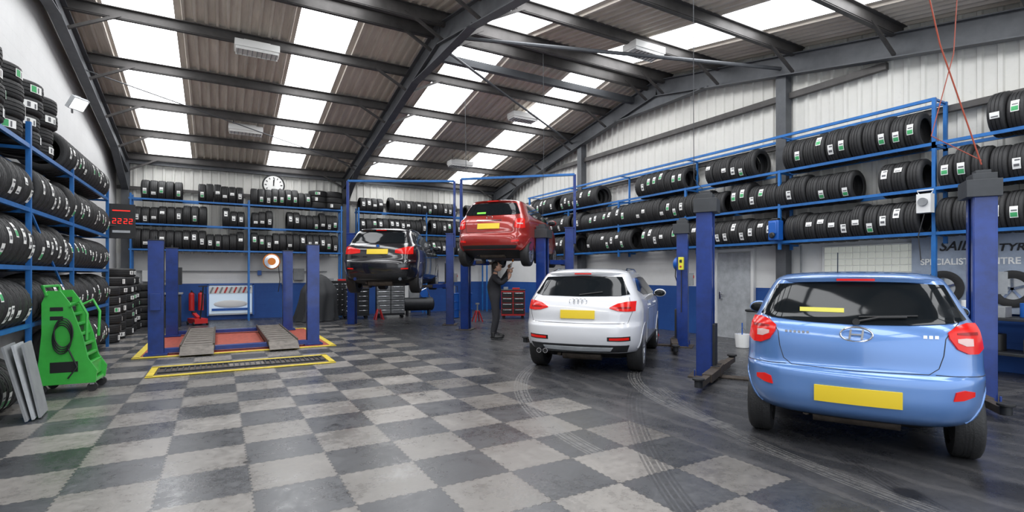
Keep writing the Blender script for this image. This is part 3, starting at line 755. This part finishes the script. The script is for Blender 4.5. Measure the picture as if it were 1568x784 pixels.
c.patch(f,[(.34,1.17),(.24,1.17),(.12,1.17)],[(.34,1.21),(.24,1.21),(.12,1.21)],mat('sticker_green',(.2,.7,.05),.5),off=.011,th=.004,nu=2,nv=2)
c.sideglass([(.66,1.2),(1.1,1.15),(1.7,1.14),(2.4,1.13),(2.6,1.14)],[(.72,1.23),(.9,1.41),(1.6,1.43),(1.95,1.42),(2.57,1.15)])
for sg in(-1,1):
    for x in(1.1,2.05): c.seam(c.side(sg),[(x,.35),(x+.02,1.1)],r=.004)
c.patch(c.front,[(-.6,1.13),(0,1.12),(.6,1.13)],[(-.5,1.44),(0,1.46),(.5,1.44)],M_glass,off=.006)
c.mirror(2.4,1.08,P); c.done()

# ---------------------------------------------------------------- lifts
def lift(A,B,H,cz,head=None,over=None,arms=None,wid=.30,capm=M_cap):
    A=Vector((*A,0));B=Vector((*B,0)); mid=(A+B)/2; u=(B-A).normalized(); ang=math.atan2(u.y,u.x); hs=(B-A).length/2
    b=MB()
    for sg in(-1,1):
        x=sg*hs
        b.box((x+sg*.10,0,H/2),(.02,wid,H),M_lift); 
        for q in(-1,1):
            b.box((x,q*(wid/2-.01),H/2),(.20,.02,H),M_lift); b.box((x-sg*.10,q*(wid/2-.05),H/2),(.02,.08,H),M_lift)
        b.box((x,0,.01),(.42,.5,.02),M_rust); b.box((x,0,H+.01),(.26,wid+.03,.02),M_lift)
        for q in(-1,1): b.box((x+sg*.12,q*.2,.06),(.02,.02,.1),M_lift)
        if head:
            b.box((x,0,H+.05),(.22,wid-.02,.10),capm); b.box((x-sg*.02,-.02,H-.08),(.32,wid+.08,.2),capm)
            b.box((x,.0,H+.12),(.14,.16,.05),capm)
        b.cyl((x-sg*.01,0,.05),(x-sg*.01,0,H),.025,M_rust,12)
        b.box((x-sg*.09,0,cz+.3),(.12,wid-.06,.75),M_dark); b.box((x-sg*.16,0,cz),(.14,wid+.04,.14),M_rust if arms else M_lift)
        tg=arms[(sg+1)//2] if arms else [(x-sg*.75,-.85),(x-sg*.75,.85)]
        for k,(tx,ty) in enumerate(tg):
            a0=Vector((x-sg*.16,(.12 if ty>0 else -.12),cz)); a1=Vector((tx,ty,cz)); mm=a0.lerp(a1,.55)
            am=M_rust if arms else M_lift
            b.beam(a0,mm,.13,.11,am); b.beam(mm-(a1-a0).normalized()*.1,a1,.09,.08,M_rust)
            b.cyl(a1+Vector((0,0,-.03)),a1+Vector((0,0,.06)),.05,M_dark,16); b.cyl(a1+Vector((0,0,.06)),a1+Vector((0,0,.085)),.075,M_rub,18)
            b.cyl(a0+Vector((0,0,-.08)),a0+Vector((0,0,.08)),.05,M_dark,14)
    if over:
        for sg in(-1,1):
            b.beam((sg*(hs+.13),0,H-.4),(sg*(hs+.13),0,over),.07,.07,M_lift)
        b.beam((-hs-.13,0,over),(hs+.13,0,over),.07,.06,M_rack)
    else: b.box((0,0,.012),(2*hs-.4,.2,.02),M_rust)
    b.box((hs+.16,0,1.4),(.1,.18,.26),M_grey); b.box((hs+.215,0,1.45),(.02,.06,.06),M_red)
    return b.obj('two_post_car_lift',(mid.x,mid.y,0),ang,bevel=.004)
lift((6.25,5.15),(7.84,2.5),2.58,.10,head=True,wid=.30,arms=[[(-1.45,-1.2),(-1.30,1.1)],[(1.5,-1.0),(1.4,1.0)]])
lift((6.55,10.0),(8.4,7.5),2.52,.10,head=True,wid=.30,arms=[[(-1.5,-1.2),(-1.35,1.0)],[(1.55,-1.3),(1.4,1.0)]])
lift((5.85,12.75),(7.95,10.85),2.7,ZR+.13,over=4.1,wid=.27)
lift((3.45,15.6),(6.0,14.2),2.7,ZB+.14,over=4.28,wid=.27)

e=MB()
for (x,y) in((-1.0,11.45),(-.97,14.7),(1.74,11.6),(1.6,14.9)):
    e.box((x,y,1.06),(.24,.2,2.12),M_lift); e.box((x,y,2.13),(.26,.22,.02),M_black); e.box((x,y,.03),(.36,.34,.03),M_lift)
    sgn=1 if x<0 else -1; e.box((x+sgn*.123,y,1.06),(.004,.07,2.0),M_black)
    e.tube([(x,y,2.14),(x,y,2.2)],.02,M_dark)
for y in(11.5,14.8): e.box((.36,y,.08),(2.5,.16,.08),M_lift)
for x0,x1 in((-.62,-.08),(.86,1.40)):
    e.box(((x0+x1)/2,13.1,.14),(x1-x0,3.6,.05),M_ramp)
    for q in(x0,x1): e.box((q,13.1,.14),(.03,3.6,.1),M_rust)
    e.extr([(x0,11.3,.16),(x0,10.95,.035),(x0,10.95,.03),(x0,11.3,.10)],(x1-x0,0,0),M_ramp)
    for k in range(8): e.box(((x0+x1)/2,11.6+k*.42,.168),(x1-x0-.08,.03,.008),M_rust)
e.box((-1.0,11.3,1.0),(.16,.08,.3),M_lift)
e.obj('four_post_car_lift',bevel=.004)
b=MB()
def frame(x0,x1,y0,y1,t,z,m):
    b.box(((x0+x1)/2,y0,z),(x1-x0+t,t,.012),m); b.box(((x0+x1)/2,y1,z),(x1-x0+t,t,.012),m)
    b.box((x0,(y0+y1)/2,z),(t,y1-y0,.012),m); b.box((x1,(y0+y1)/2,z),(t,y1-y0,.012),m)
b.box((.4,13.2,.006),(3.3,3.9,.008),M_redfl); frame(-1.28,2.08,11.18,15.15,.11,.012,M_yfl); b.obj('lift_bay_floor_marking')
b=MB(); frame(-.88,1.68,9.05,9.95,.09,.012,M_yfl); b.box((.4,9.5,.008),(2.45,.8,.01),M_rust)
for i in range(30): b.box((-.72+i*.078,9.5,.02),(.02,.5,.02),M_dark)
b.box((.4,9.5,.024),(.5,.3,.01),M_ramp); b.box((.4,9.72,.02),(2.4,.04,.03),M_dark); b.box((.4,9.28,.02),(2.4,.04,.03),M_dark)
b.obj('floor_grate')

# ---------------------------------------------------------------- ceiling fixtures
for (x,y) in((.7,12.0),(.65,16.0),(.7,8.0),(7.8,8.0),(7.7,12.8),(7.4,16.6)):
    z=rz(y)-.36; b=MB()
    b.box((0,0,.06),(.84,.40,.14),M_fix); b.box((0,0,-.02),(.80,.36,.05),M_fix)
    for k in range(9): b.box((-.36+k*.09,0,-.045),(.012,.34,.04),M_grey)
    for q in(-.17,.17): b.box((0,q,-.045),(.80,.012,.045),M_fix)
    for q in(-.3,.3): b.tube([(q,0,.12),(q,0,.36)],.008,M_dark)
    b.box((0,0,.15),(.5,.2,.06),M_fix)
    b.obj('ceiling_light_fixture',(x,y,z),bevel=.006)
b=MB()
b.tube([(-.45,.35,-.05),(-.2,.1,.1),(0,0,.1)],.018,M_grey)
b.box((.03,-.03,.02),(.16,.12,.16),M_dark,Matrix.Rotation(R(-35),3,'Y')); b.box((.08,-.06,-.03),(.08,.30,.24),M_lgrey,Matrix.Rotation(R(35),3,'Y')); b.box((.115,-.065,-.055),(.01,.26,.20),M_tube,Matrix.Rotation(R(35),3,'Y'))
b.obj('wall_floodlight',(-2.25,12.05,4.62),R(-35),bevel=.006)
b=MB(); b.cyl((0,0,0),(0,-.08,0),.35,M_black,40); b.cyl((0,-.08,0),(0,-.09,0),.30,M_lab,40)
for k in range(12):
    t=k*math.pi/6; b.beam((.21*math.sin(t),-.095,.21*math.cos(t)),(.27*math.sin(t),-.095,.27*math.cos(t)),.01,.025,M_black,side=(0,1,0))
b.beam((0,-.10,-.03),(.0,-.10,.17),.008,.03,M_black,side=(0,1,0)); b.beam((-.0,-.10,-.03),(.03,-.10,.24),.008,.02,M_black,side=(0,1,0)); b.cyl((0,-.09,0),(0,-.11,0),.02,M_black)
b.obj('wall_clock',(1.60,19.0,4.50))
b=MB(); b.box((0,0,0),(.46,.12,.72),M_black); mled=mat('led_red',(.4,.0,.0),.4,emit=1.3,ecol=(1,.03,.02))
for k,x in enumerate((-.12,-.03,.07,.16)):
    b.box((x,-.066,.0),(.055,.01,.012),mled); b.box((x,-.066,.05),(.055,.01,.012),mled); b.box((x+.025,-.066,.025),(.012,.01,.05),mled); b.box((x,-.066,-.05),(.055,.01,.012),mled); b.box((x-.025,-.066,-.025),(.012,.01,.05),mled)
b.box((0,-.066,.22),(.3,.01,.02),mled); b.box((0,-.066,-.22),(.3,.01,.05),M_lgrey); b.beam((-.0,.0,-.1),(-.2,-.10,-.1),.03,.03,M_black)
b.obj('led_display_sign',(-1.78,13.50,2.62))

# ---------------------------------------------------------------- hoses/cables
b=MB()
b.tube([(7.0,2.85,5.55),(7.35,2.72,4.2),(7.75,2.55,3.1),(7.84,2.5,2.8)],.008,M_ropeR); b.tube([(7.84,2.7,5.5),(7.8,2.75,4.2),(7.6,2.9,3.2),(7.84,2.5,2.85)],.006,M_ropeR)
b.obj('air_hose')
b=MB(); b.tube([(6.05,5.2,6.0),(6.05,5.2,4.),(6.06,5.2,2.9),(6.2,5.15,2.75)],.005,M_cap); b.obj('power_cable')
b=MB(); b.tube([(5.9,12.9,6.3),(5.88,12.8,4.3),(5.87,12.78,4.14)],.008,M_cap); b.obj('power_cable')
b=MB(); b.tube([(6.5,9.9,6.6),(6.55,9.95,4.5),(6.55,10.0,2.72)],.006,M_cap); b.obj('power_cable')

# ---------------------------------------------------------------- right wall stuff
mban=mat('banner_vinyl',(.36,.42,.52),.35,noise=.45,nscale=1.2)
ban=empty('wall_banner',(XR-.09,3.0,0))
b=MB(); b.box((0,0,1.52),(.02,2.5,1.24),mban); 
for y,z in((.80,1.28),(-.05,1.28),(-.8,1.28)):
    b.revolve((-.02,y,z),(1,0,0),[(.16,0),(.20,-.01),(.25,-.012),(.28,-.006),(.28,0)],M_rub,40); b.cyl((-.016,y,z),(-.012,y,z),.17,M_lgrey,30)
    for k in range(5):
        t=2*math.pi*k/5+.3; b.beam((-.03,y,z),(-.03,y+.16*math.cos(t),z+.16*math.sin(t)),.035,.01,M_chrome,side=(0,-math.sin(t),math.cos(t)))
b.obj('banner_sheet',parent=ban)
def text(s,width,height,loc,m,par,rot,shear=0.):
    cu=bpy.data.curves.new('t','FONT'); cu.body=s; cu.size=height/.7; cu.extrude=.003; cu.shear=shear; cu.offset=.003
    o=bpy.data.objects.new('lettering',cu); C.objects.link(o); dg=bpy.context.evaluated_depsgraph_get(); me=bpy.data.meshes.new_from_object(o.evaluated_get(dg))
    bpy.data.objects.remove(o); me.materials.clear(); me.materials.append(m)
    xs_=[v.co.x for v in me.vertices]; k=width/(max(xs_)-min(xs_))
    o=bpy.data.objects.new('lettering',me); C.objects.link(o); o.parent=par; o.location=loc; o.rotation_euler=rot; o.scale=(k,1,1)
RW=(R(90),0,R(-90))
text('SAILUN',.72,.15,(-.02,.86,1.89),M_black,ban,RW,.3); text('TYRE',.40,.11,(-.02,.12,1.86),M_black,ban,RW,.2)
text('SPECIALIST',.66,.10,(-.016,1.12,1.66),M_lab,ban,RW); text('CENTRE',.5,.10,(-.016,.36,1.66),M_lab,ban,RW)
b=MB()
for z in(.35,.85): b.box((0,0,z),(.6,1.5,.04),M_dark)
for x in(-.27,.27):
    for y in(-.72,.72): b.box((x,y,.43),(.05,.05,.86),M_rack)
b.box((-.1,.3,.95),(.25,.35,.16),M_grey); b.box((0,-.3,.93),(.3,.3,.12),M_red); b.cyl((-.1,.6,.87),(-.1,.6,1.1),.07,M_white); b.cyl((.1,0,.87),(.1,0,1.08),.06,M_bin)
b.cyl((0,.3,.37),(0,.3,.62),.12,M_black); b.box((0,-.3,.47),(.35,.5,.2),M_dark); b.sphere((-.1,-.6,.95),(.12,.1,.08),M_rust)
b.obj('workbench',(10.08,2.75,0),bevel=.005)
b=MB(); b.box((0,0,0),(.18,.22,.40),M_bin); b.box((-.10,0,.05),(.04,.17,.25),M_bin); b.cyl((-.1,.0,-.1),(-.15,0,-.1),.06,M_black); b.box((.0,0,.22),(.12,.14,.06),M_black); b.obj('air_hose_box',(9.72,6.3,2.38),bevel=.03)
b=MB(); b.box((0,0,0),(.14,.19,.30),M_white); b.cyl((-.07,0,.02),(-.11,0,.02),.065,M_grey); b.tube([(0,.08,.15),(0,.11,.21),(.0,-.11,.21),(0,-.08,.15)],.010,M_white); b.tube([(-.02,0,-.15),(-.03,.08,-.5),(-.02,.05,-.9)],.008,M_black); b.obj('retractable_cable_reel',(9.70,3.78,2.62),bevel=.03)
b=MB(); b.cyl((0,-.08,0),(0,.08,0),.17,M_bin,28); b.cyl((0,-.1,0),(0,.1,0),.06,M_black); b.box((.12,0,0),(.12,.1,.34),M_bin)
b.tube([(-.15,0,-.05),(-.17,0,-.3),(-.1,0,-.45)],.012,M_black); b.obj('hose_reel',(9.66,8.7,1.75),0,bevel=.01)
b=MB(); b.box((0,0,0),(.1,.1,.26),mat('yellow_box',(.75,.7,.05),.4)); b.box((-.055,0,.05),(.02,.05,.06),M_black); b.cyl((-.05,0,-.06),(-.07,0,-.06),.02,M_red); b.tube([(0,0,-.13),(.02,0,-.6),(0,0,-1.0)],.01,M_black); b.obj('lift_switch_box',(8.2,7.36,1.72),R(30),bevel=.01)
b=MB(); b.revolve((0,0,0),(0,0,1),[(.001,0),(.11,0),(.14,.28),(.146,.28),(.146,.26),(.125,.01),(.001,.015)],M_lab,28,closed=False)
b.tube([(.14*math.cos(t),.02,.27+.14*math.sin(t)) for t in np.linspace(0,math.pi,12)],.004,M_grey); b.cyl((0,0,.03),(0,0,.2),.125,M_bin); b.cyl((.02,.02,.1),(.06,.05,.5),.012,M_bin); b.obj('bucket',(9.3,6.75,0))
b=MB(); b.box((0,0,.35),(.4,.4,.7),M_grey); b.box((0,0,.72),(.44,.44,.05),M_dark); b.obj('waste_bin',(10.1,6.9,0),bevel=.02)
b=MB(); b.tube([(0,0,0),(0,0,2.1)],.02,M_grey); b.box((0,0,1.4),(.08,.14,.2),M_lab); b.obj('conduit_switch',(10.42,6.2,0))

# ---------------------------------------------------------------- green trolley
b=MB()
for y in(-.26,.26):
    poly=[(-.30,y,.12),(.34,y,.12),(.36,y,.28),(.26,y,.45),(.20,y,.75),(.06,y,1.2),(-.04,y,1.36),(-.18,y,1.36),(-.24,y,1.2),(-.24,y,.8)]
    b.extr(poly,(0,.03 if y<0 else -.03,0),M_green)
b.box((-.2,0,.8),(.03,.5,1.1),M_green,Matrix.Rotation(R(3),3,'Y'))
b.box((.03,0,.14),(.6,.5,.04),M_green); b.box((.27,0,.30),(.06,.5,.2),M_green)
for k in range(6): 
    z=.5+k*.135; b.box((.22-k*.045+.01,0,z),(.05,.46,.03),M_green); b.box((.17-k*.045,0,z+.06),(.03,.44,.06),M_black)
b.tube([(-.18,-.28,1.30),(-.22,-.30,1.42),(-.22,.30,1.42),(-.18,.28,1.30)],.02,M_green)
b.tube([(.06,-.27,1.15),(.18,-.30,1.22),(.26,-.30,1.05),(.25,-.28,.7)],.018,M_green); b.tube([(.06,.27,1.15),(.18,.30,1.22),(.26,.30,1.05),(.25,.28,.7)],.018,M_green)
for q in range(4): b.tube([(-.02+.10*math.cos(t)+.01*q,-.28-q*.014,.72+.19*math.sin(t)+.03*q) for t in np.linspace(0,2*math.pi,25)[:-1]],.009,M_black,6,closed=True)
b.tube([(.05,-.29,.6),(.15,-.30,.35),(.05,-.30,.2)],.010,M_black)
for y in(-.262,.262):
    for z0 in(1.0,1.12): b.box((-.08,y,z0),(.14,.006,.05),M_black)
    b.box((.0,y,.35),(.3,.006,.14),M_black)
for x in(-.25,.30):
    for y in(-.22,.22): b.cyl((x,y-.02,.06),(x,y+.02,.06),.06,M_rub,20); b.box((x,y,.11),(.05,.07,.03),M_grey)
b.box((0,-.1,1.12),(.12,.2,.06),M_black)
o=b.obj('green_workshop_trolley',(-1.67,8.62,0),R(-4),bevel=.006); o.scale=(.92,.92,.95)
b=MB()
for k in range(3):
    rt=Matrix.Rotation(R(-13+k*1.5),3,'Y')
    b.box((k*.05,k*.05,.39),(.02,.46-.04*k,.78),[M_grey,M_lgrey,M_grey][k],rt)
b.obj('leaning_metal_panels',(-1.78,7.1,.01),R(4))

# ---------------------------------------------------------------- back area items
b=MB(); vs=[];fs=[]; nS,nR=48,18
for i in range(nR+1):
    t=i/nR; z=1.5*(1-t)**1.15
    rad=.05+.34*min(1,t*3.0)**.6+.14*t
    for k in range(nS):
        a=2*math.pi*k/nS; fold=1+.14*t*math.sin(a*9+2*t)+.09*math.sin(a*3+1)+.05*math.sin(a*5+6*t)
        vs.append((rad*1.2*fold*math.cos(a)+.12*(1-t),rad*.9*fold*math.sin(a),max(.02,z+.10*math.sin(a*2+1)*(1-t)*min(1,t*4))))
for i in range(nR):
    for k in range(nS): l=(k+1)%nS; fs.append((i*nS+k,(i+1)*nS+k,(i+1)*nS+l,i*nS+l))
fs.append(tuple(range(nS))); b.add(vs,fs,M_cover); b.obj('covered_wheel_balancer',(2.68,17.4,0),ang=60)
def cabinet(name,loc,w,d,h,m,rot=0,n=5,dm=M_dark):
    b=MB(); b.box((0,0,.1+(h-.1)/2),(w,d,h-.1),m)
    for k in range(n):
        z=.16+(h-.2)*(k+.5)/n
        for q in(-1,1):
            b.box((q*w/4,-d/2-.008,z),(w/2-.03,.02,(h-.22)/n-.015),dm); b.box((q*w/4,-d/2-.025,z+.25*(h-.22)/n),(w/2-.12,.02,.014),M_chrome)
    for x in(-1,1):
        for y in(-1,1): b.cyl((x*(w/2-.08),y*(d/2-.08)-.015,.05),(x*(w/2-.08),y*(d/2-.08)+.015,.05),.05,M_rub)
    b.box((0,0,h+.015),(w+.03,d+.03,.03),M_black); b.box((.1,0,h+.06),(.25,.15,.06),M_red); b.box((-.25,0,h+.07),(.15,.2,.09),M_grey)
    return b.obj(name,loc,rot,bevel=.004)
cabinet('tool_cabinet',(5.15,17.5,0),.95,.5,1.15,M_dark,R(-10),6,M_grey)
cabinet('tool_cabinet',(4.05,17.75,0),.8,.5,1.0,M_dark,R(-5),5)
cabinet('tool_cabinet',(8.75,15.2,0),.8,.5,.95,M_red,R(-30),4,M_black)
cabinet('tool_cabinet',(3.55,18.1,0),.6,.4,1.25,M_black,0,6)
# wall pipes and electrical boxes on the back wall, mounted on the face
b=MB(); b.tube([(-2.2,0,1.6),(3.4,0,1.6)],.018,M_grey); b.tube([(2.0,0,1.6),(2.0,0,.5)],.015,M_grey)
for x,z,w_,h_,m_ in((-1.9,1.45,.3,.35,M_lab),(-1.45,1.45,.22,.3,M_grey),(2.0,1.3,.2,.3,M_lab),(2.45,1.5,.35,.4,M_grey),(1.2,1.55,.12,.16,M_bin)): b.box((x,-.02,z),(w_,.12,h_),m_)
b.obj('electrical_wall_boxes',(0,YB-.09,0),bevel=.006)
# air compressor
b=MB(); b.cyl((-.5,0,.42),(.5,0,.42),.24,M_dark,28); b.sphere((-.5,0,.42),(.1,.24,.24),M_dark); b.sphere((.5,0,.42),(.1,.24,.24),M_dark)
b.box((-.15,0,.78),(.35,.25,.26),M_grey); b.cyl((.2,-.12,.8),(.2,.12,.8),.14,M_bin,20); b.tube([(.1,0,.9),(.3,0,1.0),(.45,0,.64)],.02,M_chrome)
for x in(-.4,.4):
    for y in(-.15,.15): b.box((x,y,.11),(.05,.05,.22),M_dark)
b.obj('air_compressor',(6.3,17.9,0),R(-8))
for (x,y) in((7.0,16.3),(7.45,16.2)):
    b=MB(); b.cyl((0,0,.02),(0,0,.85),.2,M_bin,28); 
    for z in(.03,.3,.57,.84): b.tube([(.205*math.cos(t),.205*math.sin(t),z) for t in np.linspace(0,2*math.pi,25)[:-1]],.01,M_bin,6,closed=True)
    b.cyl((.05,0,.85),(.05,0,1.1),.03,M_grey); b.tube([(.05,0,1.1),(.15,0,1.1),(.17,0,.9)],.012,M_black); b.obj('oil_drum',(x,y,0))
for (x,y) in((-.75,19.15),(-.5,19.2)):
    b=MB(); b.cyl((0,0,.35),(0,0,.85),.08,M_red); b.sphere((0,0,.85),.08,M_red); b.cyl((0,0,.9),(0,0,.98),.02,M_black); b.box((0,-.04,.98),(.03,.1,.03),M_black); b.tube([(.02,0,.95),(.12,0,.85),(.12,0,.5)],.01,M_black); b.box((0,.1,.6),(.05,.2,.3),M_grey)
    b.obj('fire_extinguisher',(x,y,0))
b=MB(); b.box((0,0,.12),(.35,.6,.14),M_red); b.tube([(0,-.2,.15),(0,-.35,.6),(0,-.45,1.15)],.02,M_dark); b.beam((0,-.1,.2),(0,.3,.32),.1,.06,M_red); b.cyl((0,.3,.32),(0,.3,.38),.06,M_dark); b.beam((-.12,-.45,1.15),(.12,-.45,1.15),.03,.03,M_black)
for x in(-.18,.18):
    for y in(-.25,.25): b.cyl((x-.02,y,.05),(x+.02,y,.05),.05,M_dark)
b.obj('trolley_jack',(-.55,17.9,0),R(20))
b=MB(); b.box((0,0,.45),(.5,.45,.9),M_dark); b.cyl((0,0,.9),(0,0,1.15),.05,M_grey); b.tube([(0,0,1.15),(-.3,0,1.3),(-.3,0,1.6)],.03,M_grey); b.box((.1,.0,1.45),(.35,.3,.5),M_dark); b.revolve((.0,-.24,.7),(0,-1,0),[(.1,0),(.2,.02),(.2,.08),(.1,.1)],M_rub); b.box((0,-.05,.95),(.6,.5,.05),M_grey)
b.obj('tyre_changing_machine',(-1.2,17.6,0),bevel=.01)
b=MB(); b.cyl((0,0,0),(0,-.1,0),.22,M_chrome,30); b.cyl((0,-.1,0),(0,-.14,0),.12,M_orange,24); b.tube([(0.24*math.cos(t),-.05,.24*math.sin(t)) for t in np.linspace(0,2*math.pi,30)[:-1]],.018,M_orange,8,closed=True); b.tube([(.2,-.05,-.1),(.25,-.05,-.6),(.2,-.05,-1.0)],.012,M_black)
b.box((0,.3,0),(.1,.6,.1),M_grey); b.obj('exhaust_hose_reel',(1.5,18.50,1.92))
for (x,y,s) in((4.6,16.9,1),(7.1,14.6,1),(9.2,9.2,.8)):
    b=MB()
    for t in range(4): a=t*math.pi/2+.78; b.beam((.18*math.cos(a),.18*math.sin(a),0.0),(.05*math.cos(a),.05*math.sin(a),.35),.03,.03,M_red)
    b.cyl((0,0,.3),(0,0,.55),.025,M_grey); b.box((0,0,.57),(.12,.05,.05),M_grey); b.obj('axle_stand',(x,y,0))

# ---------------------------------------------------------------- mechanic
def skin(name,V,E,rad,root,par,mfun,mats,sub=2):
    me=bpy.data.meshes.new(name); me.from_pydata(V,E,[]); o=bpy.data.objects.new(name,me); C.objects.link(o)
    sk=o.modifiers.new('s','SKIN'); 
    if not me.skin_vertices:
        bpy.context.view_layer.objects.active=o; o.select_set(True); bpy.ops.object.modifier_remove(modifier='s'); bpy.ops.object.modifier_add(type='SKIN')
    for i,r in enumerate(rad):
        r=(r,r) if isinstance(r,(int,float)) else r; sv=me.skin_vertices[0].data[i]; sv.radius=r; sv.use_root=(i==root)
    sb=o.modifiers.new('ss','SUBSURF'); sb.levels=sub; sb.render_levels=sub
    dg=bpy.context.evaluated_depsgraph_get(); m2=bpy.data.meshes.new_from_object(o.evaluated_get(dg)); bpy.data.objects.remove(o)
    m2.materials.clear()
    for m in mats: m2.materials.append(m)
    for p in m2.polygons: p.use_smooth=True; p.material_index=mfun(p.center)
    o=bpy.data.objects.new(name,m2); C.objects.link(o); o.parent=par; return o
man=empty('mechanic',(5.62,10.62,0),R(-27))
J=[(0,0,.95),(-.01,0,1.10),(-.03,0,1.25),(-.02,0,1.40),(0,0,1.50),(.02,0,1.56),
 (-.01,.19,1.43),(.16,.27,1.33),(.30,.17,1.55),(.33,.14,1.64),
 (-.01,-.19,1.43),(.14,-.27,1.28),(.33,-.19,1.45),(.36,-.17,1.53),
 (0,.10,.88),(.05,.12,.49),(-.02,.13,.10),(.13,.15,.05),
 (0,-.10,.88),(.02,-.12,.49),(-.06,-.13,.10),(.09,-.15,.05)]
Ed=[(0,1),(1,2),(2,3),(3,4),(4,5),(3,6),(6,7),(7,8),(8,9),(3,10),(10,11),(11,12),(12,13),(0,14),(14,15),(15,16),(16,17),(0,18),(18,19),(19,20),(20,21)]
Rd=[(.145,.18),(.14,.17),(.15,.185),(.14,.18),.065,.058,.085,.062,.046,.036,.085,.062,.046,.036,.11,.082,.066,.05,.11,.082,.066,.05]
skin('clothed_body',J,Ed,Rd,0,man,lambda c:1 if (c.z>1.49 and abs(c.y)<.1 and c.x<.12) or (c.x>.30) else (2 if c.z<.10 else 0),[M_cloth,M_skin,M_black])
b=MB()
ht=Matrix.Rotation(R(-22),3,'Y'); hc=Vector((.045,0,1.68))
def H(p): return hc+ht@Vector(p)
b.sphere(hc,(.098,.077,.118),M_skin,24,16,ht); b.sphere(H((.03,0,-.06)),(.062,.055,.06),M_skin,18,12,ht)
b.sphere(H((-.018,0,.03)),(.095,.084,.105),M_hair,24,14,ht)
b.tube([H((.092,0,.02)),H((.118,0,-.022)),H((.095,0,-.03))],[.008,.015,.01],M_skin,8)
for q in(-1,1):
    b.sphere(H((.083,q*.032,.008)),.012,M_lab,10,8); b.sphere(H((.093,q*.032,.008)),.006,M_black,8,6); b.sphere(H((-.005,q*.08,-.01)),(.02,.01,.032),M_skin,10,8,ht); b.beam(H((.09,q*.02,.028)),H((.083,q*.048,.028)),.008,.006,M_hair)
b.beam(H((.085,-.022,-.062)),H((.085,.022,-.062)),.012,.008,mat('lips',(.4,.15,.12),.5))
b.obj('head',parent=man,ang=80)
def hand(wr,d,par,sg,nm):
    d=Vector(d).normalized(); wr=Vector(wr); s=Vector((0,1,0)); s=(s-d*s.dot(d)).normalized(); n=d.cross(s)
    hb=MB(); hb.sphere(wr+d*.05,(.042,.042,.05),M_skin,14,10); 
    for k,(o,l) in enumerate(((-.033,.068),(-.011,.08),(.011,.075),(.033,.058))):
        p0=wr+d*.07+s*o; p1=p0+d*l*.5; p2=p1+(d*.5+n*-.6*1)*l*.45; p3=p2+(d*.1-n)*l*.3
        hb.tube([p0,p1,p2,p3],[.0105,.0095,.0085,.006],M_skin,8); hb.sphere(p3,.006,M_skin,8,6)
    t0=wr+d*.03+s*sg*.035; t1=t0+s*sg*.03+d*.025-n*.01; t2=t1+d*.03-n*.02; hb.tube([t0,t1,t2],[.013,.011,.008],M_skin,8); hb.sphere(t2,.008,M_skin,8,6)
    hb.obj(nm,parent=par,ang=80)
hand(J[9],(.25,-.1,.9),man,-1,'hand_left'); hand(J[13],(.2,.1,.9),man,1,'hand_right')
b=MB(); a=Vector(J[13])+Vector((.0,.02,.06)); b.tube([a+Vector((-.03,0,-.05)),a+Vector((.05,.03,.22))],.012,M_chrome); b.cyl(a+Vector((.05,.03,.2)),a+Vector((.06,.035,.26)),.02,M_orange); b.obj('wrench',parent=man)
for sg in(-1,1):
    x,y,z=J[17] if sg>0 else J[21]
    b=MB(); b.sphere((x-.05,y,.045),(.15,.052,.055),M_black,20,12); b.box((x-.05,y,.012),(.27,.09,.024),M_black); b.cyl((x-.13,y,.05),(x-.13,y,.16),.055,M_black,18,r2=.05); b.obj('boot',parent=man,bevel=.01)

# ---------------------------------------------------------------- camera / light
cam=bpy.data.cameras.new('camera'); co=bpy.data.objects.new('camera',cam); C.objects.link(co)
co.location=(0,0,1.5); co.rotation_euler=(R(90),0,R(-29.8)); cam.lens=18; cam.sensor_width=36; cam.shift_y=.0179; cam.clip_start=.05
bpy.context.scene.camera=co
w=bpy.data.worlds.new('sky'); bpy.context.scene.world=w; w.use_nodes=True
w.node_tree.nodes['Background'].inputs[0].default_value=(.88,.94,1.,1); w.node_tree.nodes['Background'].inputs[1].default_value=2.0
